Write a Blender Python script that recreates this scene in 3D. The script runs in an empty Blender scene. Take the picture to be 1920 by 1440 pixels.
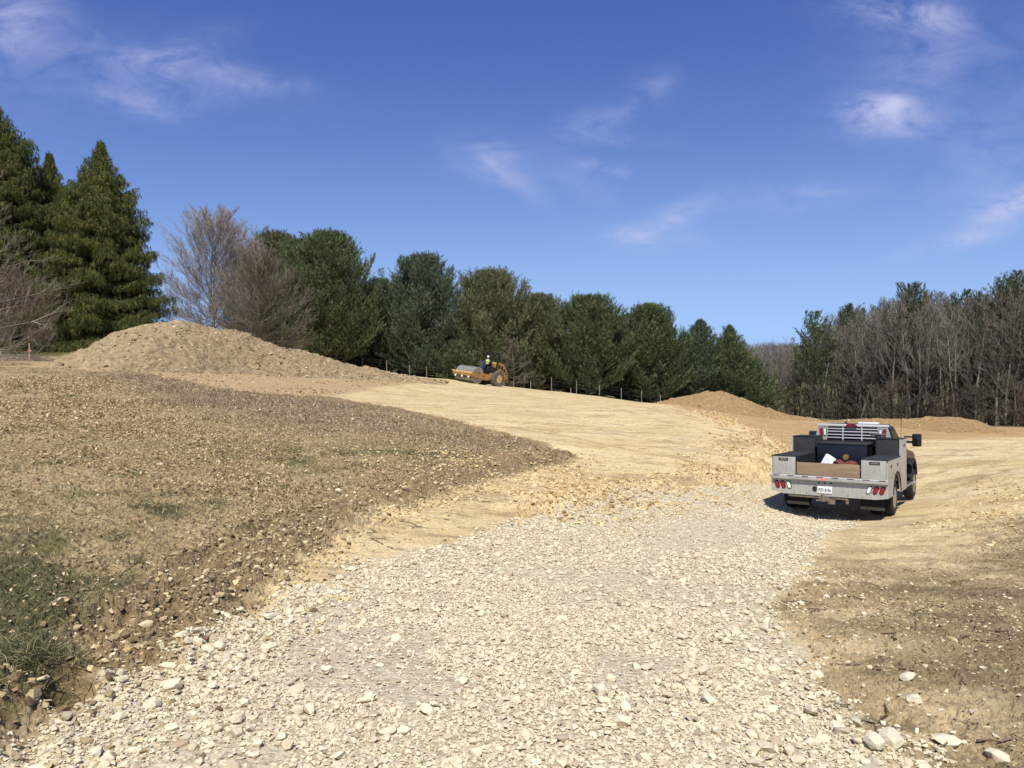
import bpy, bmesh, math, random
import numpy as np
from mathutils import Vector, Matrix
random.seed(7); RNG = np.random.default_rng(7)
S = bpy.context.scene
COL = S.collection
PI = math.pi
R = math.radians

# ------------------------------------------------------------------ camera model (used to place things at a pixel and a depth)
FPX, VH = 1440.0, 700.0
PITCH = math.atan((720 - VH) / FPX)
def ray(u, v):
    a = (np.asarray(u, float) - 960) / FPX; c = (720 - np.asarray(v, float)) / FPX
    cp, sp = math.cos(PITCH), math.sin(PITCH)
    return a, cp + c * sp, c * cp - sp          # x, y, z for unit camera depth
def at(u, v, D):
    x, y, z = ray(u, v)
    return x * D, y * D, z * D

# ------------------------------------------------------------------ numpy noise
def _h(ix, iy, s):
    n = (ix.astype(np.int64) * 374761393 + iy.astype(np.int64) * 668265263 + s * 974711) & 0xffffffff
    n = ((n ^ (n >> 13)) * 1274126177) & 0xffffffff
    n = n ^ (n >> 16)
    return (n & 0xffff) / 65535.0
def vn(x, y, s=0):
    x = np.asarray(x, float); y = np.asarray(y, float)
    ix = np.floor(x); iy = np.floor(y); fx = x - ix; fy = y - iy
    fx = fx * fx * (3 - 2 * fx); fy = fy * fy * (3 - 2 * fy)
    a = _h(ix, iy, s); b = _h(ix + 1, iy, s); c = _h(ix, iy + 1, s); d = _h(ix + 1, iy + 1, s)
    return (a + (b - a) * fx) * (1 - fy) + (c + (d - c) * fx) * fy * 1.0 - 0.5
def fbm(x, y, f, octv=4, s=0, g=0.5):
    o = 0; a = 1.0
    for k in range(octv):
        ca, sa = math.cos(k * 1.1), math.sin(k * 1.1)
        o = o + a * vn((x * ca - y * sa) * f + 13.7 * k, (x * sa + y * ca) * f - 7.1 * k, s + k); a *= g; f *= 2.03
    return o
def ss(a, b, x):
    t = np.clip((x - a) / (b - a), 0, 1); return t * t * (3 - 2 * t)

# ------------------------------------------------------------------ truck pose (needed by the ground)
TR_LOC = np.array([6.979, 16.945, -3.182]); TR_YAW, TR_PITCH, TR_ROLL = 0.6095, -0.0345, -0.0134
def truck_R():
    c, s = math.cos(TR_YAW), math.sin(TR_YAW); cp, sp = math.cos(TR_PITCH), math.sin(TR_PITCH); cr, sr = math.cos(TR_ROLL), math.sin(TR_ROLL)
    R1 = np.array([[cr, 0, sr], [0, 1, 0], [-sr, 0, cr]]); R2 = np.array([[1, 0, 0], [0, cp, -sp], [0, sp, cp]]); R3 = np.array([[c, s, 0], [-s, c, 0], [0, 0, 1]])
    return R3 @ R2 @ R1
TRM = truck_R()

# ------------------------------------------------------------------ ground height
ANC = [(0,1440,3.9),(480,1440,3.95),(960,1440,4.0),(1440,1440,4.05),(1920,1440,4.1),
 (0,1250,4.95),(500,1250,5.25),(960,1250,5.45),(1440,1250,5.55),(1920,1250,5.6),
 (0,1080,6.6),(300,1080,7.4),(600,1080,8.2),(960,1080,8.7),(1400,1080,9.1),(1900,1080,9.2),
 (0,900,11.5),(300,900,12.5),(600,900,13.6),(750,900,14.2),(1000,900,16),(1200,960,13.6),(1300,900,18.5),(1400,960,14.9),
 (1900,970,14.6),(1900,900,21),(1900,850,30),(1760,850,29),(1900,815,41),(1720,815,41),
 (1450,800,45),(1420,825,35.5),(1500,850,29),(1300,768,60),(1340,775,58),(1450,786,56),(1600,792,52),(1780,812,46),
 (1390,800,30.5),(1330,780,38),(1250,757,52),(1440,835,25.5),(1442,868,22),
 (1200,800,28),(1200,850,21.5),(1000,800,26),(1000,850,20),(1000,760,38),(900,735,58),(1100,760,50),
 (848,712,70),(890,719,69),(935,725,73),(1035,733,78),(1124,744,79),(1203,754,80),(1260,762,84),
 (800,710,66),(720,706,68),(700,712,58),(600,735,44),(520,740,36),(700,770,30),(850,805,24),(960,835,20),
 (300,704,42),(0,692,42),(100,690,43),(30,672,50),(0,662,60),(0,760,26),(0,820,17.5),(300,760,28),(300,820,19),(600,820,20),(-300,700,40),(-300,820,17),(-300,1080,6.3),(-300,1440,3.8)]
def _q(x, y):
    r = np.sqrt(x * x + y * y); th = np.arctan2(x, y)
    return np.stack([np.clip(th, -1.5, 1.5) * 1.4, np.log(np.clip(r, 2.0, 900))], -1)
_pts = [at(*a) for a in ANC]
_w = [(0,1.5,-1.98),(-3,.5,-1.8),(3,.5,-2.05),(-12,3,-1.2),(12,3,-2.4),(-30,10,0),(30,10,-2.9),(-60,60,3.2),(70,50,-4.5),
      (-33,66,2.1),(-22,70,1.4),(-8,84,-.6),(8,92,-2.6),(22,95,-4.2),(38,84,-5.4),(50,76,-5.2),(34,62,-4.6),(44,56,-4.2),
      (-80,140,5),(0,150,-1),(60,140,-6),(110,110,-6),(-120,330,6),(0,350,2),(110,330,6),(200,280,9),(60,800,10),(-400,700,10),(500,600,14)]
for (lx, ly) in ((-1.1,0),(1.1,0),(-1.1,1.2),(1.1,1.2),(-1.1,3),(1.1,3),(-1.1,5.5),(1.1,5.5)):
    _w.append(tuple(TRM @ np.array([lx, ly, 0]) + TR_LOC))
_P = np.array(list(_pts) + _w, float)
_Q = _q(_P[:, 0], _P[:, 1])
def _K(a, b):
    d2 = ((a[:, None, :] - b[None, :, :]) ** 2).sum(-1)
    return 0.5 * d2 * np.log(d2 + 1e-12)
_n = len(_P); _lam = np.full(_n, 2e-3); _lam[-8:] = 1e-5
_A = np.zeros((_n + 3, _n + 3)); _A[:_n, :_n] = _K(_Q, _Q) + np.diag(_lam); _A[:_n, _n] = 1; _A[:_n, _n+1:] = _Q; _A[_n, :_n] = 1; _A[_n+1:, :_n] = _Q.T
_sol = np.linalg.solve(_A, np.concatenate([_P[:, 2], np.zeros(3)]))
def base(x, y):
    x = np.asarray(x, float).ravel(); y = np.asarray(y, float).ravel(); o = np.zeros(len(x))
    for i in range(0, len(x), 40000):
        q = _q(x[i:i+40000], y[i:i+40000])
        o[i:i+40000] = _K(q, _Q) @ _sol[:_n] + _sol[_n] + q @ _sol[_n+1:]
    th = np.abs(np.arctan2(x, y)); k = ss(1.35, 2.4, th)
    return o * (1 - k) - 1.9 * k
def cast(u, v):                     # pixel of the photograph -> ground point
    rx, ry, rz = ray(u, v); Ds = np.exp(np.linspace(math.log(2.5), math.log(95), 500))
    h = base(rx * Ds, ry * Ds); below = np.where(rz * Ds < h)[0]
    if len(below) == 0: return rx * 60, ry * 60
    i = max(1, below[0]); D0, D1 = Ds[i-1], Ds[i]
    f0 = rz * D0 - h[i-1]; f1 = rz * D1 - h[i]; D = D0 + (D1 - D0) * f0 / (f0 - f1 + 1e-9)
    return rx * D, ry * D
def poly(px): return np.array([cast(*p) for p in px])
def sdist(x, y, P, closed=True):    # signed distance, positive inside
    x = np.asarray(x, float); y = np.asarray(y, float)
    d = np.full(x.shape, 1e9); ins = np.zeros(x.shape, bool); n = len(P)
    for i in range(n if closed else n - 1):
        ax, ay = P[i]; bx, by = P[(i + 1) % n]; ex, ey = bx - ax, by - ay
        t = np.clip(((x - ax) * ex + (y - ay) * ey) / (ex * ex + ey * ey + 1e-12), 0, 1)
        d = np.minimum(d, (x - ax - t * ex) ** 2 + (y - ay - t * ey) ** 2)
        if closed:
            c = ((ay > y) != (by > y)); xx = ax + (y - ay) * ex / (ey if abs(ey) > 1e-12 else 1e-12)
            ins ^= c & (x < xx)
    d = np.sqrt(d); return np.where(ins, d, -d) if closed else d
PG = poly([(-80,1500),(20,1425),(90,1375),(160,1340),(240,1275),(330,1245),(400,1190),(470,1160),(560,1105),(640,1082),(720,1052),(800,1030),(880,1012),(960,985),(1040,965),(1130,950),(1250,928),(1360,915),(1440,908),
  (1560,925),(1600,985),(1545,995),(1525,1020),(1505,1060),(1480,1110),(1430,1150),(1470,1190),(1500,1215),(1525,1290),(1560,1340),(1640,1400),(1720,1500)])
PF = poly([(-900,1500),(-150,1500),(-20,1400),(60,1350),(110,1300),(105,1240),(140,1175),(240,1150),(285,1085),(330,1060),(420,1012),(520,975),(620,928),(720,900),(830,872),(900,856),(985,852),(1030,850),(975,832),(900,812),(800,790),(700,770),(600,752),(520,742),(440,736),(330,712),(230,695),(130,690),(40,688),(-200,690),(-900,690)])
PD = poly([(-150,1500),(100,1400),(240,1275),(330,1245),(400,1190),(455,1150),(500,1095),(560,1055),(620,1015),(700,965),(830,925),(950,893),(1050,873),(1085,858),(1030,835),(975,822),(860,790),(700,757),(560,735),(400,715),(0,690),(-200,900)])
PR = poly([(1430,1150),(1500,1085),(1560,1060),(1700,1055),(1830,1020),(1870,985),(1990,960),(2400,1000),(2400,1600),(1700,1600),(1560,1340),(1525,1290),(1500,1215)])
PB = poly([(1262,760),(1330,783),(1395,803),(1440,832),(1470,848),(1560,838),(1700,826),(1800,823),(1990,818),(2300,805)]); PB = np.vstack([PB, [[60,75],[20,100],[10,70]]])
BANKL = poly([(-60,1440),(60,1380),(150,1300),(240,1235),(300,1170),(360,1110),(440,1060),(540,1015),(640,965),(740,925),(850,890),(950,868),(1050,858)])
PM = poly([(-300,640),(-300,700),(0,697),(150,700),(300,715),(420,738),(520,746),(600,742),(700,728),(800,716),(850,711),(850,706),(700,690)])
LIP = poly([(1300,772),(1350,787),(1395,803),(1425,822),(1440,840),(1446,860),(1425,885),(1330,905),(1230,920),(1120,942),(1020,962)])

TRK = [poly(p) for p in ([(1690,985),(1730,1030),(1800,1080),(1900,1150),(2050,1260)],[(1480,1090),(1600,1062),(1760,1040),(1960,1030)],[(560,742),(760,757),(980,778),(1200,806),(1420,868)],[(620,733),(860,742),(1080,757),(1250,782),(1380,815)],
  [(900,790),(1080,812),(1260,842),(1440,900)],[(520,1120),(680,1020),(860,955),(1060,905),(1260,860),(1380,820)],[(1715,935),(1775,885),(1850,850),(1960,830)],[(1725,915),(1830,880),(2000,862)],[(700,760),(900,768),(1150,800),(1330,850)],[(1600,1010),(1760,985),(1960,975)])]
def tracks(x, y):
    o = np.zeros(len(x))
    for i, P in enumerate(TRK):
        m = (x > P[:, 0].min() - 3) & (x < P[:, 0].max() + 3) & (y > P[:, 1].min() - 3) & (y < P[:, 1].max() + 3)
        d = -sdist(x[m], y[m], P, False) if False else sdist(x[m], y[m], P, False)
        o[m] = np.maximum(o[m], np.exp(-((np.abs(d) - (.86 if i % 2 else 1.0)) / .17) ** 4) * (.55 + .45 * math.sin(i * 2.1)))
    return o
def height(x, y, fine=True):
    x = np.asarray(x, float).ravel(); y = np.asarray(y, float).ravel()
    r = np.sqrt(x * x + y * y); z = base(x, y)
    near = 1 - ss(60, 110, r)
    m = r < 75
    sf = np.full(x.shape, -9.); sg = sf.copy(); sb = np.full(x.shape, 9.); sl = sb.copy(); sr = sf.copy(); sd_ = sf.copy()
    sf[m] = sdist(x[m], y[m], PF); sg[m] = sdist(x[m], y[m], PG); sb[m] = sdist(x[m], y[m], BANKL, False); sl[m] = sdist(x[m], y[m], LIP, False); sr[m] = sdist(x[m], y[m], PR); sd_[m] = sdist(x[m], y[m], PD)
    lx, ly = x - TR_LOC[0], y - TR_LOC[1]
    tx = lx * math.cos(TR_YAW) - ly * math.sin(TR_YAW); ty = lx * math.sin(TR_YAW) + ly * math.cos(TR_YAW)
    clear = ss(.2, 1.2, np.maximum(np.abs(tx) - 1.1, np.maximum(-ty - .6, ty - 6)))       # level ground under the truck
    z = z + 0.10 * fbm(x, y, .35, 3, 3) * near * clear
    wv = fbm(x, y, 1.3, 3, 11)
    z = z + ss(.65, 0, sb) * (0.09 + .24 * (wv + .25)) + ss(.9, 0, sl) * (.08 + .24 * (wv + .2)) * clear
    sfn = sf + .22 * fbm(x, y, 2.3, 3, 15) * ss(25, 12, r)
    z = z + ss(-.34, .10, sfn) * (.07 + .08 * ss(12, 6, r)) * ss(60, 30, r)                                          # turf stands a little above the cut
    z = z - 0.10 * np.exp(-((sfn + .20) / .18) ** 2) * ss(14, 7, r) * (1 + 2 * fbm(x, y, .9, 2, 5))
    hx, hy = cast(128, 1318); z = z - .42 * np.exp(-(((x - hx) ** 2 + (y - hy) ** 2) / .12 ** 2) ** 2)
    hx, hy = cast(278, 1135); z = z - .25 * np.exp(-(((x - hx) ** 2 + (y - hy) ** 2) / .09 ** 2) ** 2)
    if fine:
        mt = (r < 60) & (sg < .1) & (sf < .1); z[mt] = z[mt] - .022 * tracks(x[mt], y[mt])
        rough = .016 + .050 * ss(-.5, .2, sd_) * ss(.35, -.1, sf) + .018 * ss(-.2, .3, sr) + .075 * ss(1.0, 0, sl) + .030 * ss(0, .2, sf)
        rough = rough * (1 - ss(0, .3, sg) * .6) * clear
        c = fbm(x, y, 4.5, 5, 21, .68); c2 = np.abs(fbm(x, y, 11., 3, 31, .7))
        z = z + rough * (c * 1.4 + .6 - 1.6 * c2 - .3) * (1 - ss(35, 80, r))
    return z
def hz(x, y): return float(height([x], [y], False)[0])

# ------------------------------------------------------------------ mesh helpers
def tag(o, label=None, cat=None, group=None, kind=None):
    if label: o['label'] = label
    if cat: o['category'] = cat
    if group: o['group'] = group
    if kind: o['kind'] = kind
    return o
def npmesh(name, V, F, mat, parent=None, attrs=None, smooth=False):
    V = np.ascontiguousarray(V, dtype=np.float32); F = np.ascontiguousarray(F, dtype=np.int32)
    me = bpy.data.meshes.new(name); n, k = F.shape
    me.vertices.add(len(V)); me.vertices.foreach_set('co', V.ravel())
    me.loops.add(n * k); me.loops.foreach_set('vertex_index', F.ravel())
    me.polygons.add(n); me.polygons.foreach_set('loop_start', np.arange(0, n * k, k, dtype=np.int32))
    me.polygons.foreach_set('use_smooth', np.full(n, smooth, dtype=bool))
    me.update(calc_edges=True)
    for a, d in (attrs or {}).items():
        at_ = me.attributes.new(a, 'FLOAT', 'POINT'); at_.data.foreach_set('value', np.ascontiguousarray(d, dtype=np.float32))
    if mat: me.materials.append(mat)
    o = bpy.data.objects.new(name, me); COL.objects.link(o)
    if parent: o.parent = parent
    return o
def empty(name, loc=(0, 0, 0), rz=0):
    o = bpy.data.objects.new(name, None); o.empty_display_size = .3; COL.objects.link(o); o.location = loc; o.rotation_euler = (0, 0, rz); return o
def unit(v): return v / (np.linalg.norm(v, axis=-1, keepdims=True) + 1e-12)
def perp(d):
    a = np.where(np.abs(d[:, 2:3]) < .9, np.array([[0, 0, 1.]]), np.array([[1., 0, 0]])); x = unit(np.cross(d, a)); return x, np.cross(d, x)
def tubes(P0, P1, R0, R1, n=4):
    P0 = np.asarray(P0, float); P1 = np.asarray(P1, float); R0 = np.asarray(R0, float); R1 = np.asarray(R1, float)
    d = unit(P1 - P0); a, b = perp(d); k = len(P0); an = np.arange(n) * 2 * PI / n
    ring = np.cos(an)[None, :, None] * a[:, None, :] + np.sin(an)[None, :, None] * b[:, None, :]
    V = np.concatenate([P0[:, None, :] + ring * R0[:, None, None], P1[:, None, :] + ring * R1[:, None, None]], 1).reshape(-1, 3)
    j = np.arange(n); q = np.stack([j, (j + 1) % n, (j + 1) % n + n, j + n], 1)
    F = (q[None] + (np.arange(k) * 2 * n)[:, None, None]).reshape(-1, 4)
    return V, F
def blades(P, D, L, W, rnd=None, rng=RNG):        # thin triangles growing from P along D
    D = unit(D); t = unit(np.cross(D, rng.normal(size=D.shape)))
    L = np.asarray(L).reshape(-1, 1); W = np.asarray(W).reshape(-1, 1)
    V = np.stack([P - t * W * .5, P + t * W * .5, P + D * L], 1).reshape(-1, 3)
    return V, np.arange(len(V)).reshape(-1, 3)
def scatter(variants, P, sc, rng, flat=.7, up=None):     # many copies of small convex stones in one mesh
    V_, F_, A_ = [], [], []; off = 0; var = rng.integers(0, len(variants), len(P))
    for i, (v, f) in enumerate(variants):
        k = np.where(var == i)[0]
        if len(k) == 0: continue
        m = len(k); an = rng.uniform(0, 2 * PI, m); tl = rng.normal(0, .35, (m, 2))
        c, s = np.cos(an), np.sin(an); z0 = np.zeros(m); o1 = np.ones(m)
        Rz = np.stack([np.stack([c, -s, z0], -1), np.stack([s, c, z0], -1), np.stack([z0, z0, o1], -1)], 1)
        cx, sx = np.cos(tl[:, 0]), np.sin(tl[:, 0]); Rx = np.stack([np.stack([o1, z0, z0], -1), np.stack([z0, cx, -sx], -1), np.stack([z0, sx, cx], -1)], 1)
        sxyz = np.stack([rng.uniform(.8, 1.25, m), rng.uniform(.65, 1., m), rng.uniform(flat * .6, flat * 1.1, m)], -1) * sc[k][:, None]
        W = np.einsum('kij,knj->kni', Rz @ Rx, v[None] * sxyz[:, None, :]) + P[k][:, None, :]
        V_.append(W.reshape(-1, 3)); F_.append((f[None] + (np.arange(m) * len(v))[:, None, None]).reshape(-1, 3) + off); A_.append(np.repeat(rng.random(m), len(v))); off += m * len(v)
    return np.concatenate(V_), np.concatenate(F_), np.concatenate(A_)
def rockvar(n, pts, seed, smoothing=0):
    rg = np.random.default_rng(seed); out = []
    for i in range(n):
        p = unit(rg.normal(size=(pts, 3))) * rg.uniform(.72, 1.05, (pts, 1))
        p = np.sign(p) * np.abs(p) ** .85
        bm = bmesh.new()
        for q in p: bm.verts.new(q * .5)
        bmesh.ops.convex_hull(bm, input=bm.verts[:])
        for v in [v for v in bm.verts if not v.link_faces]: bm.verts.remove(v)
        bmesh.ops.triangulate(bm, faces=bm.faces[:]); bm.verts.index_update()
        out.append((np.array([v.co[:] for v in bm.verts]), np.array([[v.index for v in f.verts] for f in bm.faces]))); bm.free()
    return out

# ------------------------------------------------------------------ materials
def lin(c): return tuple(((x / 255) / 12.92 if x / 255 <= .04045 else ((x / 255 + .055) / 1.055) ** 2.4) for x in c)
KX = 1.30
def A(r, g, b): return tuple(min(.85, v / KX) for v in lin((r, g, b)))    # albedo of level ground that shows as this colour in sun
class NT:
    def __init__(s, name, rough=.9, spec=.2):
        s.m = bpy.data.materials.new(name); s.m.use_nodes = True; s.t = s.m.node_tree; s.t.nodes.clear()
        s.out = s.t.nodes.new('ShaderNodeOutputMaterial'); s.b = s.t.nodes.new('ShaderNodeBsdfPrincipled'); s.t.links.new(s.b.outputs[0], s.out.inputs[0])
        s.b.inputs['Roughness'].default_value = rough; s.b.inputs['Specular IOR Level'].default_value = spec; s.co = None
    def put(s, sock, v):
        if hasattr(v, 'links') or hasattr(v, 'is_linked'): s.t.links.new(v, sock)
        elif isinstance(v, (tuple, list)) and len(v) == 3 and sock.type == 'RGBA': sock.default_value = (*v, 1)
        else: sock.default_value = v
    def coord(s):
        if not s.co: s.co = s.t.nodes.new('ShaderNodeTexCoord')
        return s.co.outputs['Object']
    def geo(s): return s.t.nodes.new('ShaderNodeNewGeometry')
    def attr(s, n): a = s.t.nodes.new('ShaderNodeAttribute'); a.attribute_name = n; return a.outputs['Fac']
    def noise(s, scale, detail=4, rough=.6, vec=None, stretch=None, dist=0):
        n = s.t.nodes.new('ShaderNodeTexNoise'); n.inputs['Scale'].default_value = scale; n.inputs['Detail'].default_value = detail; n.inputs['Roughness'].default_value = rough; n.inputs['Distortion'].default_value = dist
        v = vec or s.coord()
        if stretch:
            mp = s.t.nodes.new('ShaderNodeMapping'); mp.inputs['Scale'].default_value = stretch[:3]
            if len(stretch) > 3: mp.inputs['Rotation'].default_value = (0, 0, stretch[3])
            s.t.links.new(v, mp.inputs[0]); v = mp.outputs[0]
        s.t.links.new(v, n.inputs['Vector']); return n.outputs['Fac']
    def voro(s, scale, feat='F1', vec=None, out='Distance', rand=1):
        n = s.t.nodes.new('ShaderNodeTexVoronoi'); n.feature = feat; n.inputs['Scale'].default_value = scale; n.inputs['Randomness'].default_value = rand
        s.t.links.new(vec or s.coord(), n.inputs['Vector']); return n.outputs[out]
    def math(s, op, a, b=0., c=0., clamp=False):
        n = s.t.nodes.new('ShaderNodeMath'); n.operation = op; n.use_clamp = clamp
        s.put(n.inputs[0], a); s.put(n.inputs[1], b); s.put(n.inputs[2], c); return n.outputs[0]
    def step(s, x, a, b, lo=0., hi=1.):
        n = s.t.nodes.new('ShaderNodeMapRange'); n.interpolation_type = 'SMOOTHSTEP'
        s.put(n.inputs['Value'], x); n.inputs['From Min'].default_value = a; n.inputs['From Max'].default_value = b; n.inputs['To Min'].default_value = lo; n.inputs['To Max'].default_value = hi; return n.outputs[0]
    def mix(s, f, a, b, mode='MIX'):
        n = s.t.nodes.new('ShaderNodeMix'); n.data_type = 'RGBA'; n.blend_type = mode; s.put(n.inputs[0], f); s.put(n.inputs[6], a); s.put(n.inputs[7], b); return n.outputs[2]
    def ramp(s, f, stops):
        n = s.t.nodes.new('ShaderNodeValToRGB'); s.put(n.inputs[0], f); e = n.color_ramp.elements
        while len(e) < len(stops): e.new(.5)
        for q, (p, c) in zip(e, stops): q.position = p; q.color = (*c, 1)
        return n.outputs[0]
    def bump(s, h, strength=.5, dist=.02, nrm=None):
        n = s.t.nodes.new('ShaderNodeBump'); n.inputs['Strength'].default_value = strength; n.inputs['Distance'].default_value = dist; s.t.links.new(h, n.inputs['Height'])
        if nrm: s.t.links.new(nrm, n.inputs['Normal'])
        return n.outputs[0]
    def done(s, col, normal=None, **kw):
        s.put(s.b.inputs['Base Color'], col)
        if normal: s.t.links.new(normal, s.b.inputs['Normal'])
        for k, v in kw.items(): s.put(s.b.inputs[k.replace('_', ' ')], v)
        return s.m
def plain(name, c, rough=.6, metal=0., spec=.4, var=.12, scale=9., bump=0):
    n = NT(name, rough, spec); f = n.noise(scale, 4, .65); col = n.mix(n.step(f, .3, .7), tuple(x * (1 - var) for x in c), tuple(min(1, x * (1 + var)) for x in c))
    return n.done(col, n.bump(f, bump, .01) if bump else None, Metallic=metal)
def leafmat(name, stops, trans=.25):
    n = NT(name, .7, .25); a = n.attr('rnd'); col = n.ramp(a, stops); n.done(col)
    tr = n.t.nodes.new('ShaderNodeBsdfTranslucent'); n.t.links.new(col, tr.inputs[0]); mx = n.t.nodes.new('ShaderNodeMixShader'); mx.inputs[0].default_value = trans
    n.t.links.new(n.b.outputs[0], mx.inputs[1]); n.t.links.new(tr.outputs[0], mx.inputs[2]); n.t.links.new(mx.outputs[0], n.out.inputs[0]); return n.m
# ------------------------------------------------------------------ camera, sun, sky
cam = bpy.data.cameras.new('camera'); camo = bpy.data.objects.new('camera', cam); COL.objects.link(camo); S.camera = camo
cam.sensor_width = 36; cam.lens = 36 * FPX / 1920; cam.clip_end = 6000; cam.clip_start = .1
camo.rotation_euler = (PI / 2 - PITCH, 0, 0)
EL, AZ = R(54), R(184)                                   # sun behind the camera, a little to the right
sd = Vector((math.sin(AZ) * math.cos(EL), math.cos(AZ) * math.cos(EL), math.sin(EL)))
sun = bpy.data.lights.new('sun', 'SUN'); sun.energy = 4.3; sun.angle = R(.5); sun.color = (1, .955, .87)
suno = bpy.data.objects.new('sun', sun); COL.objects.link(suno); suno.rotation_euler = sd.to_track_quat('Z', 'Y').to_euler()
W = bpy.data.worlds.new('World'); S.world = W; W.use_nodes = True; wt = W.node_tree; wt.nodes.clear()
def wn(t): return wt.nodes.new(t)
wo = wn('ShaderNodeOutputWorld'); bg = wn('ShaderNodeBackground'); wt.links.new(bg.outputs[0], wo.inputs[0]); bg.inputs[1].default_value = .10
sky = wn('ShaderNodeTexSky'); sky.sky_type = 'NISHITA'; sky.sun_disc = False; sky.sun_elevation = EL; sky.sun_rotation = AZ; sky.altitude = 300; sky.air_density = 1.0; sky.dust_density = .6; sky.ozone_density = 3.0
def wmath(op, a, b=0., c=0.):
    n = wn('ShaderNodeMath'); n.operation = op
    for i, v in enumerate((a, b, c)):
        if hasattr(v, 'is_linked'): wt.links.new(v, n.inputs[i])
        else: n.inputs[i].default_value = v
    return n.outputs[0]
tc = wn('ShaderNodeTexCoord'); sp_ = wn('ShaderNodeSeparateXYZ'); wt.links.new(tc.outputs['Generated'], sp_.inputs[0])
yy = wmath('MAXIMUM', sp_.outputs[1], .05)
X = wmath('DIVIDE', sp_.outputs[0], yy); Z = wmath('DIVIDE', sp_.outputs[2], yy)
cb = wn('ShaderNodeCombineXYZ'); wt.links.new(X, cb.inputs[0]); wt.links.new(Z, cb.inputs[1])
def wnoise(scale, det, rough, st, dist=0., w=0.):
    mp = wn('ShaderNodeMapping'); mp.inputs['Scale'].default_value = (st[0], st[1], 1); mp.inputs['Rotation'].default_value = (0, 0, st[2]); mp.inputs['Location'].default_value = (w, w * .7, 0); wt.links.new(cb.outputs[0], mp.inputs[0])
    n = wn('ShaderNodeTexNoise'); n.inputs['Scale'].default_value = scale; n.inputs['Detail'].default_value = det; n.inputs['Roughness'].default_value = rough; n.inputs['Distortion'].default_value = dist; wt.links.new(mp.outputs[0], n.inputs[0]); return n.outputs[0]
warp = wnoise(3, 4, .6, (1, 1, 0), 0, 5.)
tot = None
# cirrus patches: centre (px), radii (px), tilt, strength
for (u, v, ru, rv, an, stg) in ((20,45,80,60,.5,.48),(290,150,170,40,-.25,.30),(430,152,105,20,-.15,.42),(250,200,80,20,-.2,.40),(330,110,90,30,.3,.2),(920,300,75,35,-.1,.36),(960,335,70,22,-.7,.28),(1110,235,75,24,.3,.34),(1215,175,42,28,.6,.26),(1190,262,60,12,0,.26),(1130,315,45,12,-.2,.48),(1090,345,60,24,-.4,.22),
       (1270,405,90,22,.4,.42),(1230,438,75,18,-.1,.45),(1660,45,95,26,-.1,.72),(1700,110,110,60,.1,.26),(1625,212,68,26,.05,.85),(1650,244,95,26,0,.45),(1480,370,120,26,.1,.24),(1895,382,60,22,.35,.8),(1790,452,110,16,.25,.42),(1860,330,150,110,.3,.15),(1960,150,240,150,0,.12),(40,130,180,100,.2,.12)):
    cx = (u - 960) / FPX; cz = (VH - v) / FPX
    dx = wmath('SUBTRACT', X, cx); dz = wmath('SUBTRACT', Z, cz)
    dx = wmath('ADD', dx, wmath('MULTIPLY', wmath('SUBTRACT', warp, .5), .14)); dz = wmath('ADD', dz, wmath('MULTIPLY', wmath('SUBTRACT', warp, .5), .07))
    c, s = math.cos(an), math.sin(an)
    a = wmath('MULTIPLY', wmath('ADD', wmath('MULTIPLY', dx, c), wmath('MULTIPLY', dz, s)), FPX / ru)
    b = wmath('MULTIPLY', wmath('SUBTRACT', wmath('MULTIPLY', dz, c), wmath('MULTIPLY', dx, s)), FPX / rv)
    g = wmath('MULTIPLY', wmath('EXPONENT', wmath('MULTIPLY', wmath('ADD', wmath('MULTIPLY', a, a), wmath('MULTIPLY', b, b)), -.9)), stg)
    tot = g if tot is None else wmath('ADD', tot, g)
w1 = wnoise(8, 9, .66, (1.0, 2.2, .35), .9, 1.); w2 = wnoise(22, 6, .65, (1, 2.0, -.3), .6, 3.)
wis = wmath('ADD', wmath('MULTIPLY', wmath('SUBTRACT', w1, .33), 2.9), wmath('MULTIPLY', wmath('SUBTRACT', w2, .5), .7))
wis = wmath('MAXIMUM', wmath('MINIMUM', wis, 1.3), .04)
front = wmath('GREATER_THAN', sp_.outputs[1], .05)
cl = wmath('MULTIPLY', wmath('MINIMUM', wmath('MULTIPLY', wmath('MULTIPLY', tot, wis), 1.15), .85), front)
sr = wn('ShaderNodeSeparateColor'); wt.links.new(sky.outputs[0], sr.inputs[0])
g2 = wmath('MULTIPLY', wmath('POWER', wmath('MINIMUM', sr.outputs[1], 7.), 1.418), .450); g2 = wmath('DIVIDE', g2, wmath('SQRT', wmath('ADD', 1., wmath('POWER', wmath('DIVIDE', g2, 6.), 2.)))); b2 = wmath('MULTIPLY', wmath('POWER', g2, .53), 3.363); r2 = wmath('MULTIPLY', wmath('POWER', g2, 1.17), .50)
hs = wn('ShaderNodeCombineColor'); wt.links.new(r2, hs.inputs[0]); wt.links.new(g2, hs.inputs[1]); wt.links.new(b2, hs.inputs[2])
mx = wn('ShaderNodeMix'); mx.data_type = 'RGBA'; wt.links.new(cl, mx.inputs[0]); wt.links.new(hs.outputs[0], mx.inputs[6]); mx.inputs[7].default_value = (4.7, 4.95, 7.0, 1); wt.links.new(mx.outputs[2], bg.inputs[0])
S.view_settings.view_transform = 'Standard'; S.view_settings.look = 'None'; S.view_settings.exposure = .36; S.view_settings.gamma = 1
S.render.engine = 'CYCLES'

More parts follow.
